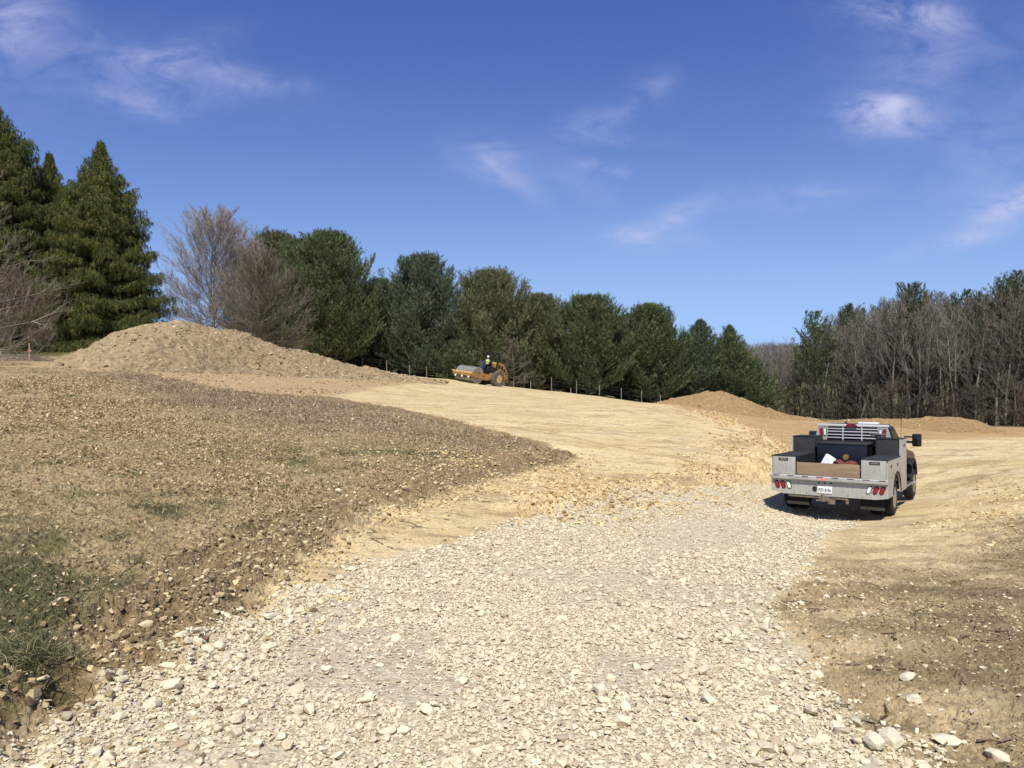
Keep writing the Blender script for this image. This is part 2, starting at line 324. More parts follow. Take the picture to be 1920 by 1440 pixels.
# ------------------------------------------------------------------ ground sheet
th = np.concatenate([np.linspace(-PI, -.9, 34, endpoint=False), np.linspace(-.9, -.66, 26, endpoint=False), np.linspace(-.66, .66, 760, endpoint=False), np.linspace(.66, .9, 26, endpoint=False), np.linspace(.9, PI, 34, endpoint=False)])
rr = np.concatenate([[.6, 1.2, 1.8, 2.4, 2.9], np.exp(np.linspace(math.log(3.3), math.log(90), 1050)), np.exp(np.linspace(math.log(94), math.log(4000), 60))])
T_, R_ = np.meshgrid(th, rr); gx = (np.sin(T_) * R_).ravel(); gy = (np.cos(T_) * R_).ravel(); gz = height(gx, gy)
nt, nr = len(th), len(rr); ii = (np.arange(nr - 1)[:, None] * nt + np.arange(nt)[None]).ravel(); jj = (np.arange(nr - 1)[:, None] * nt + (np.arange(nt)[None] + 1) % nt).ravel()
GF = np.stack([ii, ii + nt, jj + nt, jj], 1)
def lim(P, lo=-4, hi=4): return np.clip(sdist(gx, gy, P), lo, hi)
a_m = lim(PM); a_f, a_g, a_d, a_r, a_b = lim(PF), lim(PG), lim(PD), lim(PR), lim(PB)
# far away: meadow behind the fence line
trk = np.zeros(len(gx)); mt_ = (np.hypot(gx, gy) < 60) & (gy > 0); trk[mt_] = tracks(gx[mt_], gy[mt_])
far_g = ss(-3, 3, gy - (78 + .0 * gx) + 2 * fbm(gx, gy, .1, 2, 3)) + ss(10, 60, -(gx + 40))
far_g = np.clip(far_g + ss(0, 3, -(gy - 1000)) * 0, 0, 1)
lft = ss(52, 56, gy) * ss(-22, -28, gx); far_g = np.clip(far_g + lft, 0, 1)
g_ = NT('ground_mat', .95, .1); co = g_.coord()
n1 = g_.noise(.45, 5, .6); n2 = g_.noise(3.2, 6, .65); n3 = g_.noise(14, 6, .7); n4 = g_.noise(55, 5, .75); nst = g_.noise(.5, 7, .68, stretch=(.5, 1.3, 1, .25), dist=.6); nst2 = g_.noise(1.3, 7, .72, stretch=(.4, 1.5, 1, -.1), dist=.5)
def edge(att, soft, amp): 
    e = g_.math('ADD', g_.attr(att), g_.math('MULTIPLY', g_.math('SUBTRACT', n2, .5), amp)); e = g_.math('ADD', e, g_.math('MULTIPLY', g_.math('SUBTRACT', n3, .5), amp * .6)); return g_.step(e, -soft, soft)
clay = g_.ramp(nst, [(.25, A(192,164,116)), (.42, A(222,196,144)), (.55, A(236,212,162)), (.72, A(242,222,178))])
clay = g_.mix(g_.step(nst2, .54, .66, 0, .6), clay, A(192,166,120)); clay = g_.mix(g_.step(g_.noise(1.1, 8, .78, stretch=(.35, 1.1, 1, .35), dist=.4), .52, .60, 0, .75), clay, A(172,150,116)); clay = g_.mix(g_.step(g_.noise(3.1, 7, .8, stretch=(.4, 1.2, 1, -.5)), .54, .62, 0, .7), clay, A(158,136,104))
clay = g_.mix(g_.step(n3, .54, .68, 0, .5), clay, A(180,150,102)); clay = g_.mix(g_.step(n4, .58, .7, 0, .4), clay, A(150,124,86))
clay = g_.mix(g_.step(n1, .5, .68, 0, .5), clay, A(224,200,158))
dirt = g_.ramp(n3, [(.28, A(92,76,56)), (.43, A(132,112,84)), (.58, A(168,146,112)), (.72, A(210,190,148))])
dirt = g_.mix(g_.step(n1, .45, .65, 0, .6), dirt, A(172,146,108))
brown = g_.ramp(nst2, [(.3, A(168,136,94)), (.5, A(196,164,116)), (.7, A(220,190,140))])
brown = g_.mix(g_.step(n3, .5, .7, 0, .3), brown, A(150,118,80))
rdirt = g_.ramp(n3, [(.28, A(134,114,84)), (.45, A(172,150,114)), (.6, A(194,172,132)), (.75, A(222,202,162))])
rdirt = g_.mix(g_.step(n1, .48, .6, 0, .4), rdirt, A(138,124,92)); rdirt = g_.mix(g_.step(nst2, .50, .58, 0, .7), rdirt, A(222,200,156)); rdirt = g_.mix(g_.step(g_.noise(.9, 6, .7, stretch=(.6, 1.4, 1, .5)), .47, .40, 0, .7), rdirt, A(120,104,78))
grav = g_.ramp(n3, [(.3, A(170,153,122)), (.47, A(216,201,168)), (.64, A(236,223,192))])  # fines between stones, low stops darkened to stand in for shade in the gaps
grav = g_.mix(g_.step(n4, .58, .7, 0, .55), grav, A(140,120,94))  # finer dark specks, part of the same painted gap shade
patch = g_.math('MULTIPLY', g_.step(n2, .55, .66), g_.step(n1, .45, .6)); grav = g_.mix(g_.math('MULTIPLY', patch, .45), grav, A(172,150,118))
fld = g_.ramp(n3, [(.25, A(112,98,70)), (.42, A(158,138,102)), (.56, A(188,166,126)), (.75, A(214,194,154))])
fld = g_.mix(g_.step(n2, .5, .66, 0, .4), fld, A(176,148,108))
fld = g_.mix(g_.step(g_.noise(.8, 5, .65), .53, .66, 0, .8), fld, A(102,104,60))
fld = g_.mix(g_.attr('green'), fld, g_.ramp(n3, [(.3, A(80,78,52)), (.6, A(114,110,76)), (.8, A(152,144,106))]))
fld = g_.mix(g_.attr('purple'), fld, g_.ramp(n3, [(.3, A(116,98,82)), (.6, A(158,138,114))]))
mead = g_.ramp(n2, [(.3, A(96,92,54)), (.7, A(140,128,84))])
skirt = g_.ramp(n3, [(.28, A(150,122,86)), (.45, A(186,158,118)), (.6, A(208,182,138)), (.75, A(230,208,162))])
deep = g_.step(g_.math('ADD', g_.attr('rdirt'), g_.math('MULTIPLY', g_.math('SUBTRACT', n1, .5), 3.)), .5, 2.2); rdirt = g_.mix(g_.math('MULTIPLY', deep, .85), rdirt, g_.ramp(n3, [(.28, A(84,74,54)), (.45, A(116,102,76)), (.6, A(142,126,96)), (.75, A(184,168,132))]))
tk = g_.math('MULTIPLY', g_.attr('track'), g_.step(n2, .3, .6)); clay = g_.mix(g_.math('MULTIPLY', tk, .62), clay, A(168,144,108)); rdirt = g_.mix(g_.math('MULTIPLY', tk, .55), rdirt, A(118,102,78))
col = clay
col = g_.mix(edge('brown', .8, 2.2), col, brown)
col = g_.mix(edge('rdirt', .45, 1.6), col, rdirt)
col = g_.mix(edge('dirt', .16, .7), col, dirt); col = g_.mix(edge('skirt', .5, 1.5), col, skirt)
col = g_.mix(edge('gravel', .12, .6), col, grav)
col = g_.mix(edge('field', .10, .45), col, fld)
col = g_.mix(g_.attr('far'), col, mead)
hgt = g_.math('ADD', g_.math('MULTIPLY', n3, 1.), g_.math('MULTIPLY', n4, .4)); hgt = g_.math('ADD', hgt, g_.math('MULTIPLY', g_.voro(26), .5))
gm = g_.done(col, g_.bump(hgt, .75, .035))
# greener patches in the field
def blob(u, v, ru, rv, x, y):
    cx, cy = cast(u, v); ex, ey = cast(u + ru, v); fx, fy = cast(u, v - rv)
    A1 = math.hypot(ex - cx, ey - cy); B1 = math.hypot(fx - cx, fy - cy); ang = math.atan2(cx, cy)
    a = (x - cx) * math.cos(ang) - (y - cy) * math.sin(ang); b = (x - cx) * math.sin(ang) + (y - cy) * math.cos(ang)
    return np.exp(-((a / A1) ** 2 + (b / B1) ** 2))
GREEN = ((-30,1130,240,75,1.5),(30,1290,110,50,1.3),(640,862,190,18,.45),(820,852,80,10,.5),(250,940,170,20,.45),(325,970,26,12,1.),(265,1075,24,14,1.),(100,1010,120,20,.5),(20,815,90,10,.3),(820,856,60,8,.5))
def greenf(x, y):
    g = np.zeros(len(x))
    for (u, v, ru, rv, s) in GREEN: g += s * blob(u, v, ru, rv, x, y)
    return np.clip(g + 1.1 * fbm(x, y, 1.7, 4, 77) * (g > .12), 0, 1)
PURP = poly([(200,700),(330,712),(440,736),(520,742),(600,752),(700,770),(800,790),(900,812),(975,832),(900,850),(800,832),(700,825),(600,812),(480,800),(360,770),(250,735)])
def purpf(x, y): return ss(-1.6, 1.8, sdist(x, y, PURP) + 2.4 * fbm(x, y, .55, 4, 61))
green = np.zeros(len(gx)); mm = (np.hypot(gx, gy) < 60) & (gx < 3) & (gy > 0); green[mm] = greenf(gx[mm], gy[mm]); purp = np.zeros(len(gx)); purp[mm] = purpf(gx[mm], gy[mm])
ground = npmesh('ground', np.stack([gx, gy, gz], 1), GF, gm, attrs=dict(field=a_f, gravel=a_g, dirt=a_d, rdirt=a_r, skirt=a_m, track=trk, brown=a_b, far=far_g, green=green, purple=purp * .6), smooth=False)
# close the little hole under the viewer
tag(ground, kind='structure')
me = ground.data; bm = bmesh.new(); bm.from_mesh(me); bm.verts.ensure_lookup_table(); bm.faces.new([bm.verts[i] for i in range(nt)][::-1]); bm.to_mesh(me); bm.free()

# ------------------------------------------------------------------ loose stone on the road
def sample_poly(P, n, rng, rmin=0, rmax=999):
    lo, hi = P.min(0), P.max(0); out = []; c = 0
    while c < n:
        q = rng.uniform(lo, hi, (n * 2, 2)); r = np.hypot(q[:, 0], q[:, 1]); k = (sdist(q[:, 0], q[:, 1], P) > 0) & (r > rmin) & (r < rmax)
        out.append(q[k]); c += k.sum()
        if k.sum() == 0: break
    return np.concatenate(out)[:n]
def area(P): x, y = P[:, 0], P[:, 1]; return abs(np.dot(x, np.roll(y, 1)) - np.dot(y, np.roll(x, 1))) / 2
small = rockvar(14, 11, 1); big = rockvar(16, 20, 2)
def stone_mat(name, stops):
    n = NT(name, .92, .15); a = n.attr('rnd'); c = n.ramp(a, stops); f = n.noise(40, 4, .7); c = n.mix(n.step(f, .45, .75, 0, .35), c, A(150,132,106)); return n.done(c, n.bump(f, .5, .006))
stm = stone_mat('limestone', [(0, A(180,166,138)), (.08, A(214,201,172)), (.3, A(233,220,186)), (.6, A(243,231,198)), (.85, A(238,223,190)), (.97, A(228,210,180)), (1, A(196,172,142))])
rg = np.random.default_rng(5); GA = area(PG)
Ps, Sc = [], []
def jit_edge(P, amount, keep=.0):
    s = sdist(P[:, 0], P[:, 1], PG); return s
lo, hi = PG.min(0) - .6, PG.max(0) + .6; box = (hi[0] - lo[0]) * (hi[1] - lo[1])
def grav_pts(dens, dmin, dmax, rmax, edge_only=None, taper=0):
    n = int(dens * box); q = rg.uniform(lo, hi, (n, 2)); r = np.hypot(q[:, 0], q[:, 1]); k = (r > 3.2) & (r < rmax) & (np.abs(np.arctan2(q[:, 0], q[:, 1])) < .7); q = q[k]; r = r[k]
    s = sdist(q[:, 0], q[:, 1], PG) + .5 * fbm(q[:, 0], q[:, 1], 2.2, 3, 9)
    p = ss(-.22, .10, s)
    if edge_only: p = p * np.exp(-np.maximum(s, 0) / edge_only) + (s > 0) * .04
    p = p * (1 - .75 * ss(.12, .3, fbm(q[:, 0], q[:, 1], .9, 3, 41)) * (edge_only is None))
    # trodden, dusty middle at the very front
    k = rg.random(len(q)) < p; q = q[k]
    Ps.append(q); Sc.append(dmin * (dmax / dmin) ** rg.random(len(q)) ** 1.3)
grav_pts(1600, .016, .040, 8.5)
grav_pts(350, .032, .062, 20)
grav_pts(560, .022, .040, 15)
grav_pts(40, .06, .095, 12, .9)
grav_pts(16, .08, .135, 6.5, .45)
Q = np.concatenate(Ps); sc = np.concatenate(Sc); zq = height(Q[:, 0], Q[:, 1]) + sc * rg.uniform(.02, .34, len(Q))
isb = sc > .06
V1, F1, A1 = scatter(small, np.column_stack([Q, zq])[~isb], sc[~isb], rg, .62); V2, F2, A2 = scatter(big, np.column_stack([Q, zq])[isb], sc[isb] * 1.05, rg, .66)
o = npmesh('gravel', np.vstack([V1, V2]), np.vstack([F1, F2 + len(V1)]), stm, attrs=dict(rnd=np.concatenate([A1, A2]))); tag(o, 'pale crushed limestone spread over the haul road', 'gravel', kind='stuff')
# pebbles and clods on the dirt
clm = stone_mat('clod', [(0, A(116,98,72)), (.25, A(154,132,98)), (.5, A(188,166,126)), (.8, A(218,198,154)), (1, A(238,222,182))])
clc = stone_mat('clay_clod', [(0, A(178,148,100)), (.4, A(216,188,134)), (.8, A(236,212,158)), (1, A(246,226,180))])
def scat(P, dens, d0, d1, rmin, rmax, pf, s_, var=small, thmax=.7):
    lo, hi = P.min(0), P.max(0); lo = np.maximum(lo, [-45, 2]); hi = np.minimum(hi, [45, 95]); n = int(dens * (hi[0] - lo[0]) * (hi[1] - lo[1])); r_ = np.random.default_rng(s_); q = r_.uniform(lo, hi, (n, 2)); r = np.hypot(q[:, 0], q[:, 1])
    q = q[(r > rmin) & (r < rmax) & (np.abs(np.arctan2(q[:, 0], q[:, 1])) < thmax)]; q = q[r_.random(len(q)) < pf(q[:, 0], q[:, 1])]; s = d0 * (d1 / d0) ** (r_.random(len(q)) ** 1.8); z = height(q[:, 0], q[:, 1]) + s * .12
    return scatter(var, np.column_stack([q, z]), s, r_, .75)
def join(L):
    V, F, A_, off = [], [], [], 0
    for v, f, a in L: V.append(v); F.append(f + off); A_.append(a); off += len(v)
    return np.vstack(V), np.vstack(F), np.concatenate(A_)
dz = lambda x, y: ss(-.1, .1, sdist(x, y, PD)) * ss(.25, -.1, sdist(x, y, PF)) * (.5 + fbm(x, y, 1.5, 2, 8))
NB = PD[(PD[:, 1] < 25)]
band = lambda w: (lambda x, y: np.exp(-(sdist(x, y, BANKL, False) / w) ** 2) * np.clip(.6 + 1.6 * fbm(x, y, 1.2, 2, 8), 0, 1))
BB = np.array([[-6, 3], [3, 3], [3, 21], [-6, 21]], float)
L = [scat(BB, 330, .015, .05, 3.4, 9.5, band(.7), 31), scat(BB, 260, .03, .09, 3.4, 23, band(.75), 32), scat(BB, 30, .06, .11, 3.4, 23, band(.5), 33, big)]
rz_ = lambda x, y: ss(-.3, .5, sdist(x, y, PR)) * ss(.1, -.15, sdist(x, y, PG)) * np.clip(.45 + 1.6 * fbm(x, y, 1.1, 2, 18), 0.05, 1)
RB = np.array([[1, 3], [14, 3], [14, 16], [1, 16]], float)
L += [scat(RB, 1100, .008, .028, 3.4, 9, rz_, 35), scat(RB, 260, .018, .05, 3.4, 16, rz_, 36), scat(BB, 700, .008, .022, 3.4, 8.5, lambda x, y: ss(-.1, .2, sdist(x, y, PD)) * ss(.3, 0, sdist(x, y, PF)), 37)]
v, f, a = join(L); tag(npmesh('dirt_clods', v, f, clm, attrs=dict(rnd=a)), 'brown dirt clods and pebbles along the cut bank and verge', 'dirt clods', kind='stuff')
lipf = lambda x, y: np.exp(-(sdist(x, y, LIP, False) / 1.15) ** 2) * np.clip(.55 + 1.9 * fbm(x, y, .8, 3, 28), 0, 1)
LB = np.array([[0, 10], [14, 10], [14, 48], [0, 48]], float)
CL2 = np.array([[-4, 6], [4, 6], [4, 20], [-4, 20]], float)
clf = lambda x, y: ss(-.1, .2, -sdist(x, y, PD)) * ss(-.1, .2, -sdist(x, y, PG)) * np.clip(.15 + 1.5 * fbm(x, y, .9, 2, 38), 0, 1)
RM = np.array([[7, 8], [22, 8], [22, 26], [7, 26]], float); rmf = lambda x, y: (blob(1900, 950, 120, 35, x, y) + .12) * np.clip(.5 + 1.6 * fbm(x, y, 1.0, 2, 48), 0, 1)
chp = lambda x, y: ss(-.2, .4, sdist(x, y, PR)) * ss(.1, -.1, sdist(x, y, PG)) * (np.exp(sdist(x, y, PG) * .9) * .9 + .08)
v, f, a = scat(RB, 150, .012, .06, 3.4, 11, chp, 39); tag(npmesh('stone_chips', v, f, stm, attrs=dict(rnd=a)), 'small pale chips strewn over the brown verge right of the gravel', 'stone chips', kind='stuff')
PADB = np.array([[-9, 14], [12, 14], [12, 45], [-9, 45]], float)
v, f, a = join([scat(PADB, 9, .02, .08, 14, 45, lambda x, y: ss(0, .4, -sdist(x, y, PF)) * ss(0, .4, -sdist(x, y, PG)) * np.clip(.1 + 2 * fbm(x, y, .5, 3, 58), .02, 1), 44), scat(LB, 260, .04, .15, 11, 48, lipf, 41), scat(CL2, 260, .012, .05, 5, 20, clf, 42), scat(CL2, 170, .03, .10, 6, 24, lambda x, y: np.exp(-((sdist(x, y, PD) + .25) / .5) ** 2) * np.clip(.5 + 1.8 * fbm(x, y, .9, 3, 68), 0, 1), 45), scat(RM, 110, .025, .13, 8, 26, rmf, 43), scat(BB, 260, .03, .12, 8, 22, lambda x, y: np.clip(blob(960, 888, 190, 30, x, y) * 1.3 * (.55 + 1.8 * fbm(x, y, 1.2, 3, 94)), 0, 1), 46), scat(BB, 120, .03, .09, 4, 16, lambda x, y: np.exp(-((sdist(x, y, BANKL, False)) / .45) ** 2) * np.clip(.3 + 1.8 * fbm(x, y, 1.2, 3, 96), 0, 1), 47)])
tag(npmesh('clay_clods', v, f, clc, attrs=dict(rnd=a)), 'yellow clay lumps along the edge of the graded pad', 'clay lumps', kind='stuff')
# ------------------------------------------------------------------ dead grass, leaves, weeds
FB = np.array([[-34, 3], [4, 3], [4, 52], [-34, 52]], float)
def fieldpts(dens, rmin, rmax, pf, seed):
    r_ = np.random.default_rng(seed); lo, hi = FB.min(0), FB.max(0); lo = np.maximum(lo, [-rmax, 2]); hi = np.minimum(hi, [rmax, rmax]); n = int(dens * (hi[0] - lo[0]) * (hi[1] - lo[1])); q = r_.uniform(lo, hi, (n, 2)); r = np.hypot(q[:, 0], q[:, 1])
    q = q[(r > rmin) & (r < rmax) & (np.arctan2(q[:, 0], q[:, 1]) > -.68)]
    s = sdist(q[:, 0], q[:, 1], PF) + .35 * fbm(q[:, 0], q[:, 1], 2.5, 2, 51); q = q[s > 0]
    return q[r_.random(len(q)) < pf(q[:, 0], q[:, 1])], r_
def grass_blades(q, r_, h0, h1, w, lean, up=.75):
    z = height(q[:, 0], q[:, 1]) - .004; n = len(q); an = r_.uniform(0, 2 * PI, n)
    ln = r_.uniform(.2, 1, n) * lean; D = np.stack([np.cos(an) * ln, np.sin(an) * ln, np.full(n, up)], 1)
    P = np.column_stack([q, z]); Lh = h0 + (h1 - h0) * r_.random(n); D = unit(D); D2 = unit(D + np.stack([np.cos(an), np.sin(an), np.full(n, -.9)], 1) * .45)
    t = unit(np.cross(D, r_.normal(size=D.shape))) * (w * r_.uniform(.6, 1.3, n))[:, None] * .5
    M = P + D * Lh[:, None] * .55; T = M + D2 * Lh[:, None] * .5
    V = np.stack([P - t, P + t, M - t * .8, M + t * .8, T], 1).reshape(-1, 3); b = np.arange(n)[:, None, None] * 5
    F = (np.array([[0, 1, 3], [0, 3, 2], [2, 3, 4]])[None] + b).reshape(-1, 3); return V, F, np.repeat(r_.random(n), 5)
ng = lambda x, y: 1 - .8 * greenf(x, y)
dead = leafmat('dead_grass', [(0, A(122,100,68)), (.3, A(170,146,104)), (.65, A(208,184,138)), (1, A(234,214,170))], .15)
L = []
for (d, r0, r1, h0, h1, w) in ((1300, 3.6, 10, .04, .13, .005), (650, 10, 20, .05, .16, .008), (300, 20, 34, .07, .20, .012), (130, 34, 50, .08, .22, .018)):
    q, r_ = fieldpts(d, r0, r1, lambda x, y: ng(x, y) * np.clip(.55 + 1.5 * fbm(x, y, 1.1, 3, 71), .05, 1), int(d)); L.append(grass_blades(q, r_, h0, h1, w, 2.4))
v, f, a = join(L); tag(npmesh('dead_grass', v, f, dead, attrs=dict(rnd=a)), 'matted straw coloured grass over the sloping field', 'dead grass', kind='stuff')
grn = leafmat('green_grass', [(0, A(70,74,46)), (.35, A(100,102,66)), (.65, A(132,128,88)), (.85, A(174,162,116)), (1, A(206,190,146))], .25)
q, r_ = fieldpts(2600, 3.3, 11, greenf, 81); L = [grass_blades(q, r_, .02, .065, .005, 1.2)]
q, r_ = fieldpts(350, 11, 26, greenf, 82); L.append(grass_blades(q, r_, .03, .10, .009, 1.))
hx, hy = cast(62, 1292); r_ = np.random.default_rng(9); q = np.column_stack([hx + r_.normal(0, .16, 1500), hy + r_.normal(0, .12, 1500)]); L.append(grass_blades(q, r_, .07, .19, .006, 1.0))
v, f, a = join(L); tag(npmesh('green_grass', v, f, grn, attrs=dict(rnd=a)), 'dark green grass patch at the lower left of the field', 'grass', kind='stuff')
def leaves(q, r_, size):
    n = len(q); z = height(q[:, 0], q[:, 1]) + r_.uniform(.008, .05, n); an = r_.uniform(0, 2 * PI, n); ti = r_.normal(0, .5, n)
    a = np.stack([np.cos(an), np.sin(an), ti], 1); b = np.stack([-np.sin(an), np.cos(an), r_.normal(0, .5, n)], 1); s = (size * r_.uniform(.6, 1.3, n))[:, None]
    P = np.column_stack([q, z]); up = np.array([[0, 0, 1.]]) * s * r_.uniform(-.1, .35, (n, 1))
    V = np.stack([P - a * s * .5, P - b * s * .33 + up, P + a * s * .5, P + b * s * .33 + up], 1).reshape(-1, 3); k = np.arange(n)[:, None, None] * 4
    return V, (np.array([[0, 1, 2], [0, 2, 3]])[None] + k).reshape(-1, 3), np.repeat(r_.random(n), 4)
lfm = leafmat('dry_leaf', [(0, A(134,106,76)), (.3, A(182,150,110)), (.65, A(214,186,144)), (.9, A(234,212,172)), (1, A(242,226,192))], .15)
q, r_ = None, None
L = []
for (d, r0, r1, s) in ((300, 3.8, 12, .036), (240, 12, 24, .055), (110, 24, 44, .085)):
    q, r_ = fieldpts(d, r0, r1, lambda x, y: (1 - .75 * greenf(x, y)) * (1 - .5 * purpf(x, y)) * np.clip(.5 + 2.2 * fbm(x, y, .5, 4, 73), .08, 1), int(d) + 3); L.append(leaves(q, r_, s))
v, f, a = join(L); tag(npmesh('fallen_leaves', v, f, lfm, attrs=dict(rnd=a)), 'brown fallen leaves littering the field', 'fallen leaves', kind='stuff')
wdm = leafmat('dry_weed', [(0, A(104,88,76)), (.5, A(144,124,108)), (.85, A(178,158,134)), (1, A(214,194,158))], .1)
L = []
for (d, r0, r1, h1, w) in ((90, 16, 28, .24, .009), (80, 28, 45, .34, .012)):
    q, r_ = fieldpts(d, r0, r1, lambda x, y: purpf(x, y) * np.clip(.6 + 1.5 * fbm(x, y, .9, 3, 75), .1, 1), int(d) + 5); L.append(grass_blades(q, r_, .10, h1, w, .55, 1.))
v, f, a = join(L); tag(npmesh('dry_weeds', v, f, wdm, attrs=dict(rnd=a)), 'grey purple dead weeds standing along the field crest', 'dry weeds', kind='stuff')
# sticks lying on the churned dirt
r_ = np.random.default_rng(12); px = [(r_.uniform(300, 1080), r_.uniform(860, 1150)) for _ in range(70)] + [(r_.uniform(1480, 1900), r_.uniform(1060, 1420)) for _ in range(34)]
P0, P1 = [], []
for (u, v) in px:
    x, y = cast(u, v)
    if sdist(np.array([x]), np.array([y]), PG)[0] > 0 or sdist(np.array([x]), np.array([y]), PF)[0] > 0: continue
    an = r_.uniform(0, PI); Ls = r_.uniform(.08, .3); k = 3; pts = [(x + math.cos(an + r_.normal(0, .2) * i) * Ls * i / k, y + math.sin(an) * Ls * i / k) for i in range(k + 1)]
    zz = height([p[0] for p in pts], [p[1] for p in pts]) + .015
    for i in range(k): P0.append((*pts[i], zz[i])); P1.append((*pts[i+1], zz[i+1]))
v, f = tubes(P0, P1, np.full(len(P0), .007), np.full(len(P0), .005)); tag(npmesh('twig_litter', v, f, plain('twig_mat', A(120,98,72))), 'broken twigs lying on the churned brown soil', 'twigs', kind='stuff')
# single larger stones one can point at
bigr = rockvar(10, 34, 77)
for i, (u, v, s, fl, lb) in enumerate([(1869,1430,.12,.6,'large pale stone on dark soil at the lower right corner'),(1571,1376,.12,.5,'white broken stone at the right gravel edge left of the biggest white stone'),(1869,1420,.0,.5,''),
   (1702,1284,.115,.5,'flat pale stone lying alone on the brown verge right of the gravel'),(1712,1326,.10,.75,'tan faceted stone half sunk in the verge with a dark hollow beside it'),
   (1774,1401,.14,.4,'long low pale stone with a notched top on the right verge'),(1670,1408,.155,.55,'biggest white stone at the ragged right edge of the gravel'),(1639,1419,.12,.7,'rounded cream stone below the biggest white stone'),
   (1620,1160,.055,.8,'small pointed white stone alone in the tan dirt'),(410,1212,.10,.8,'round cream stone at the top left edge of the gravel'),(313,1250,.11,.35,'flat oval white stone on brown soil above the gravel edge'),(322,1285,.14,.6,'large grey limestone block at the left gravel edge'),
   (112,1332,.075,.7,'small white stone lying under the grass overhang'),(634,926,.10,.7,'yellow white stone on the churned bank below the field'),(1551,1129,.075,.7,'small pale stone on tan dirt right of the gravel')]):
    if not lb: continue
    if v in (1375,): u, v = 1775, 1400 - 0
    x, y = cast(u, v); vv, ff = bigr[i % 10]; r_ = np.random.default_rng(i); V = vv * np.array([1.15, .85, fl]) * s; an = r_.uniform(0, PI)
    bm = bmesh.new(); [bm.verts.new(q) for q in V]; bm.verts.ensure_lookup_table(); [bm.faces.new([bm.verts[j] for j in t]) for t in ff]
    bmesh.ops.subdivide_edges(bm, edges=bm.edges[:], cuts=1, smooth=.45); me = bpy.data.meshes.new('limestone_rock'); bm.to_mesh(me); bm.free(); me.materials.append(stm)
    aa = me.attributes.new('rnd', 'FLOAT', 'POINT'); aa.data.foreach_set('value', np.full(len(me.vertices), .35 + .3 * r_.random(), dtype=np.float32))
    o = bpy.data.objects.new('limestone_rock', me); COL.objects.link(o); o.location = (x, y, float(height([x], [y])[0]) + s * fl * .32); o.rotation_euler = (r_.normal(0, .12), r_.normal(0, .12), an); tag(o, lb, 'rock', 'single pale stones beside the gravel')

# ------------------------------------------------------------------ heaps of dug earth
def mound(name, crest, D, back, mat, label, seed, rough=.16, slope=1.9, extra=1.2, peaks=None, cell=.11):
    C = np.array([at(u, v, D if np.isscalar(D) else np.interp(u, D[0], D[1])) for u, v in crest]); x0, x1 = C[0, 0], C[-1, 0]
    xs = np.arange(x0 - .3, x1 + .3, cell); ax = np.interp(xs, C[:, 0], C[:, 1]); az = np.interp(xs, C[:, 0], C[:, 2])
    k = max(1, int(.5 / cell)); ker = np.hanning(2 * k + 3); ker /= ker.sum(); pad = lambda a: np.convolve(np.pad(a, k + 1, 'edge'), ker, 'valid'); az = pad(az); ax = pad(ax)
    gc = base(xs, ax); hh = np.maximum(az - gc, .02); hm = hh.max() * slope + extra
    ts = np.linspace(-1.15, 1.15, int(2.3 * hm / cell)); Xm, Tm = np.meshgrid(xs, ts); 
    Hc = np.interp(Xm, xs, hh); wf = Hc * slope + extra; wb = Hc * back + .8
    Ym = np.interp(Xm, xs, ax) + np.where(Tm < 0, Tm * wf, Tm * wb)
    g = base(Xm.ravel(), Ym.ravel()).reshape(Xm.shape); t = np.clip(np.abs(Tm), 0, 1.2)
    prof = np.where(t < 1, (1 - t ** 1.25) ** 1.15 * .55 + .45 * (1 - t) , 1 - t)
    Zm = g + np.where(t < 1, Hc * np.maximum(prof, 0), -(t - 1) * 2.0)
    n = fbm(Xm, Ym, .55, 3, seed) * rough * 1.3 + (np.abs(fbm(Xm, Ym, 1.6, 4, seed + 5, .65)) - .2) * rough * -1.2 + fbm(Xm, Ym, 5, 2, seed + 9) * rough * .5
    Zm = Zm + n * ss(0, .4, Hc) * ss(1.15, .85, t); Xw = Xm + fbm(Xm, Ym, 2.1, 2, seed + 2) * rough * .8
    a, b = Xm.shape; I = (np.arange(a - 1)[:, None] * b + np.arange(b - 1)).ravel(); F = np.stack([I, I + 1, I + b + 1, I + b], 1)
    V = np.stack([Xw.ravel(), Ym.ravel(), Zm.ravel()], 1)
    o = npmesh(name, V, F, mat, smooth=False); tag(o, label, 'dirt heap'); return V
def heapmat(name, cs, grass=.3):
    g = NT(name, .95, .1); a = g.noise(1.3, 7, .75); b = g.noise(.45, 5, .65); c = g.noise(4.5, 7, .8); d = g.noise(30, 3, .7)
    col = g.ramp(c, [(.3, cs[0]), (.46, cs[1]), (.6, cs[2]), (.76, cs[3])]); col = g.mix(g.step(b, .45, .6, 0, .45), col, cs[1]); col = g.mix(g.step(a, .56, .66, 0, .6), col, cs[3]); col = g.mix(g.step(a, .36, .26, 0, .6), col, cs[0])
    h = g.math('ADD', c, g.math('MULTIPLY', d, .4)); return g.done(col, g.bump(h, .9, .10))
hm1 = heapmat('heap_soil', [A(116,98,72), A(172,150,116), A(198,176,138), A(228,208,168)])
hm2 = heapmat('heap_brown', [A(130,104,72), A(170,140,98), A(192,162,116), A(208,180,132)])
crestA = [(170,668),(172,662),(174,652),(176,643),(200,631),(232,619),(266,611),(300,606),(330,601),(350,601),(372,604),(395,610),(430,614),(455,621),(480,632),(520,647),(560,657),(610,671),(650,683),(700,693),(740,701),(780,707),(815,711),(835,714)]
VA = mound('dirt_mound', crestA, ([100, 350, 840], [50, 51, 64]), 1.6, hm1, 'large long tan dirt mound with clods in front of the bare tree', 101, .26, 2.5, 2.2, cell=.11)
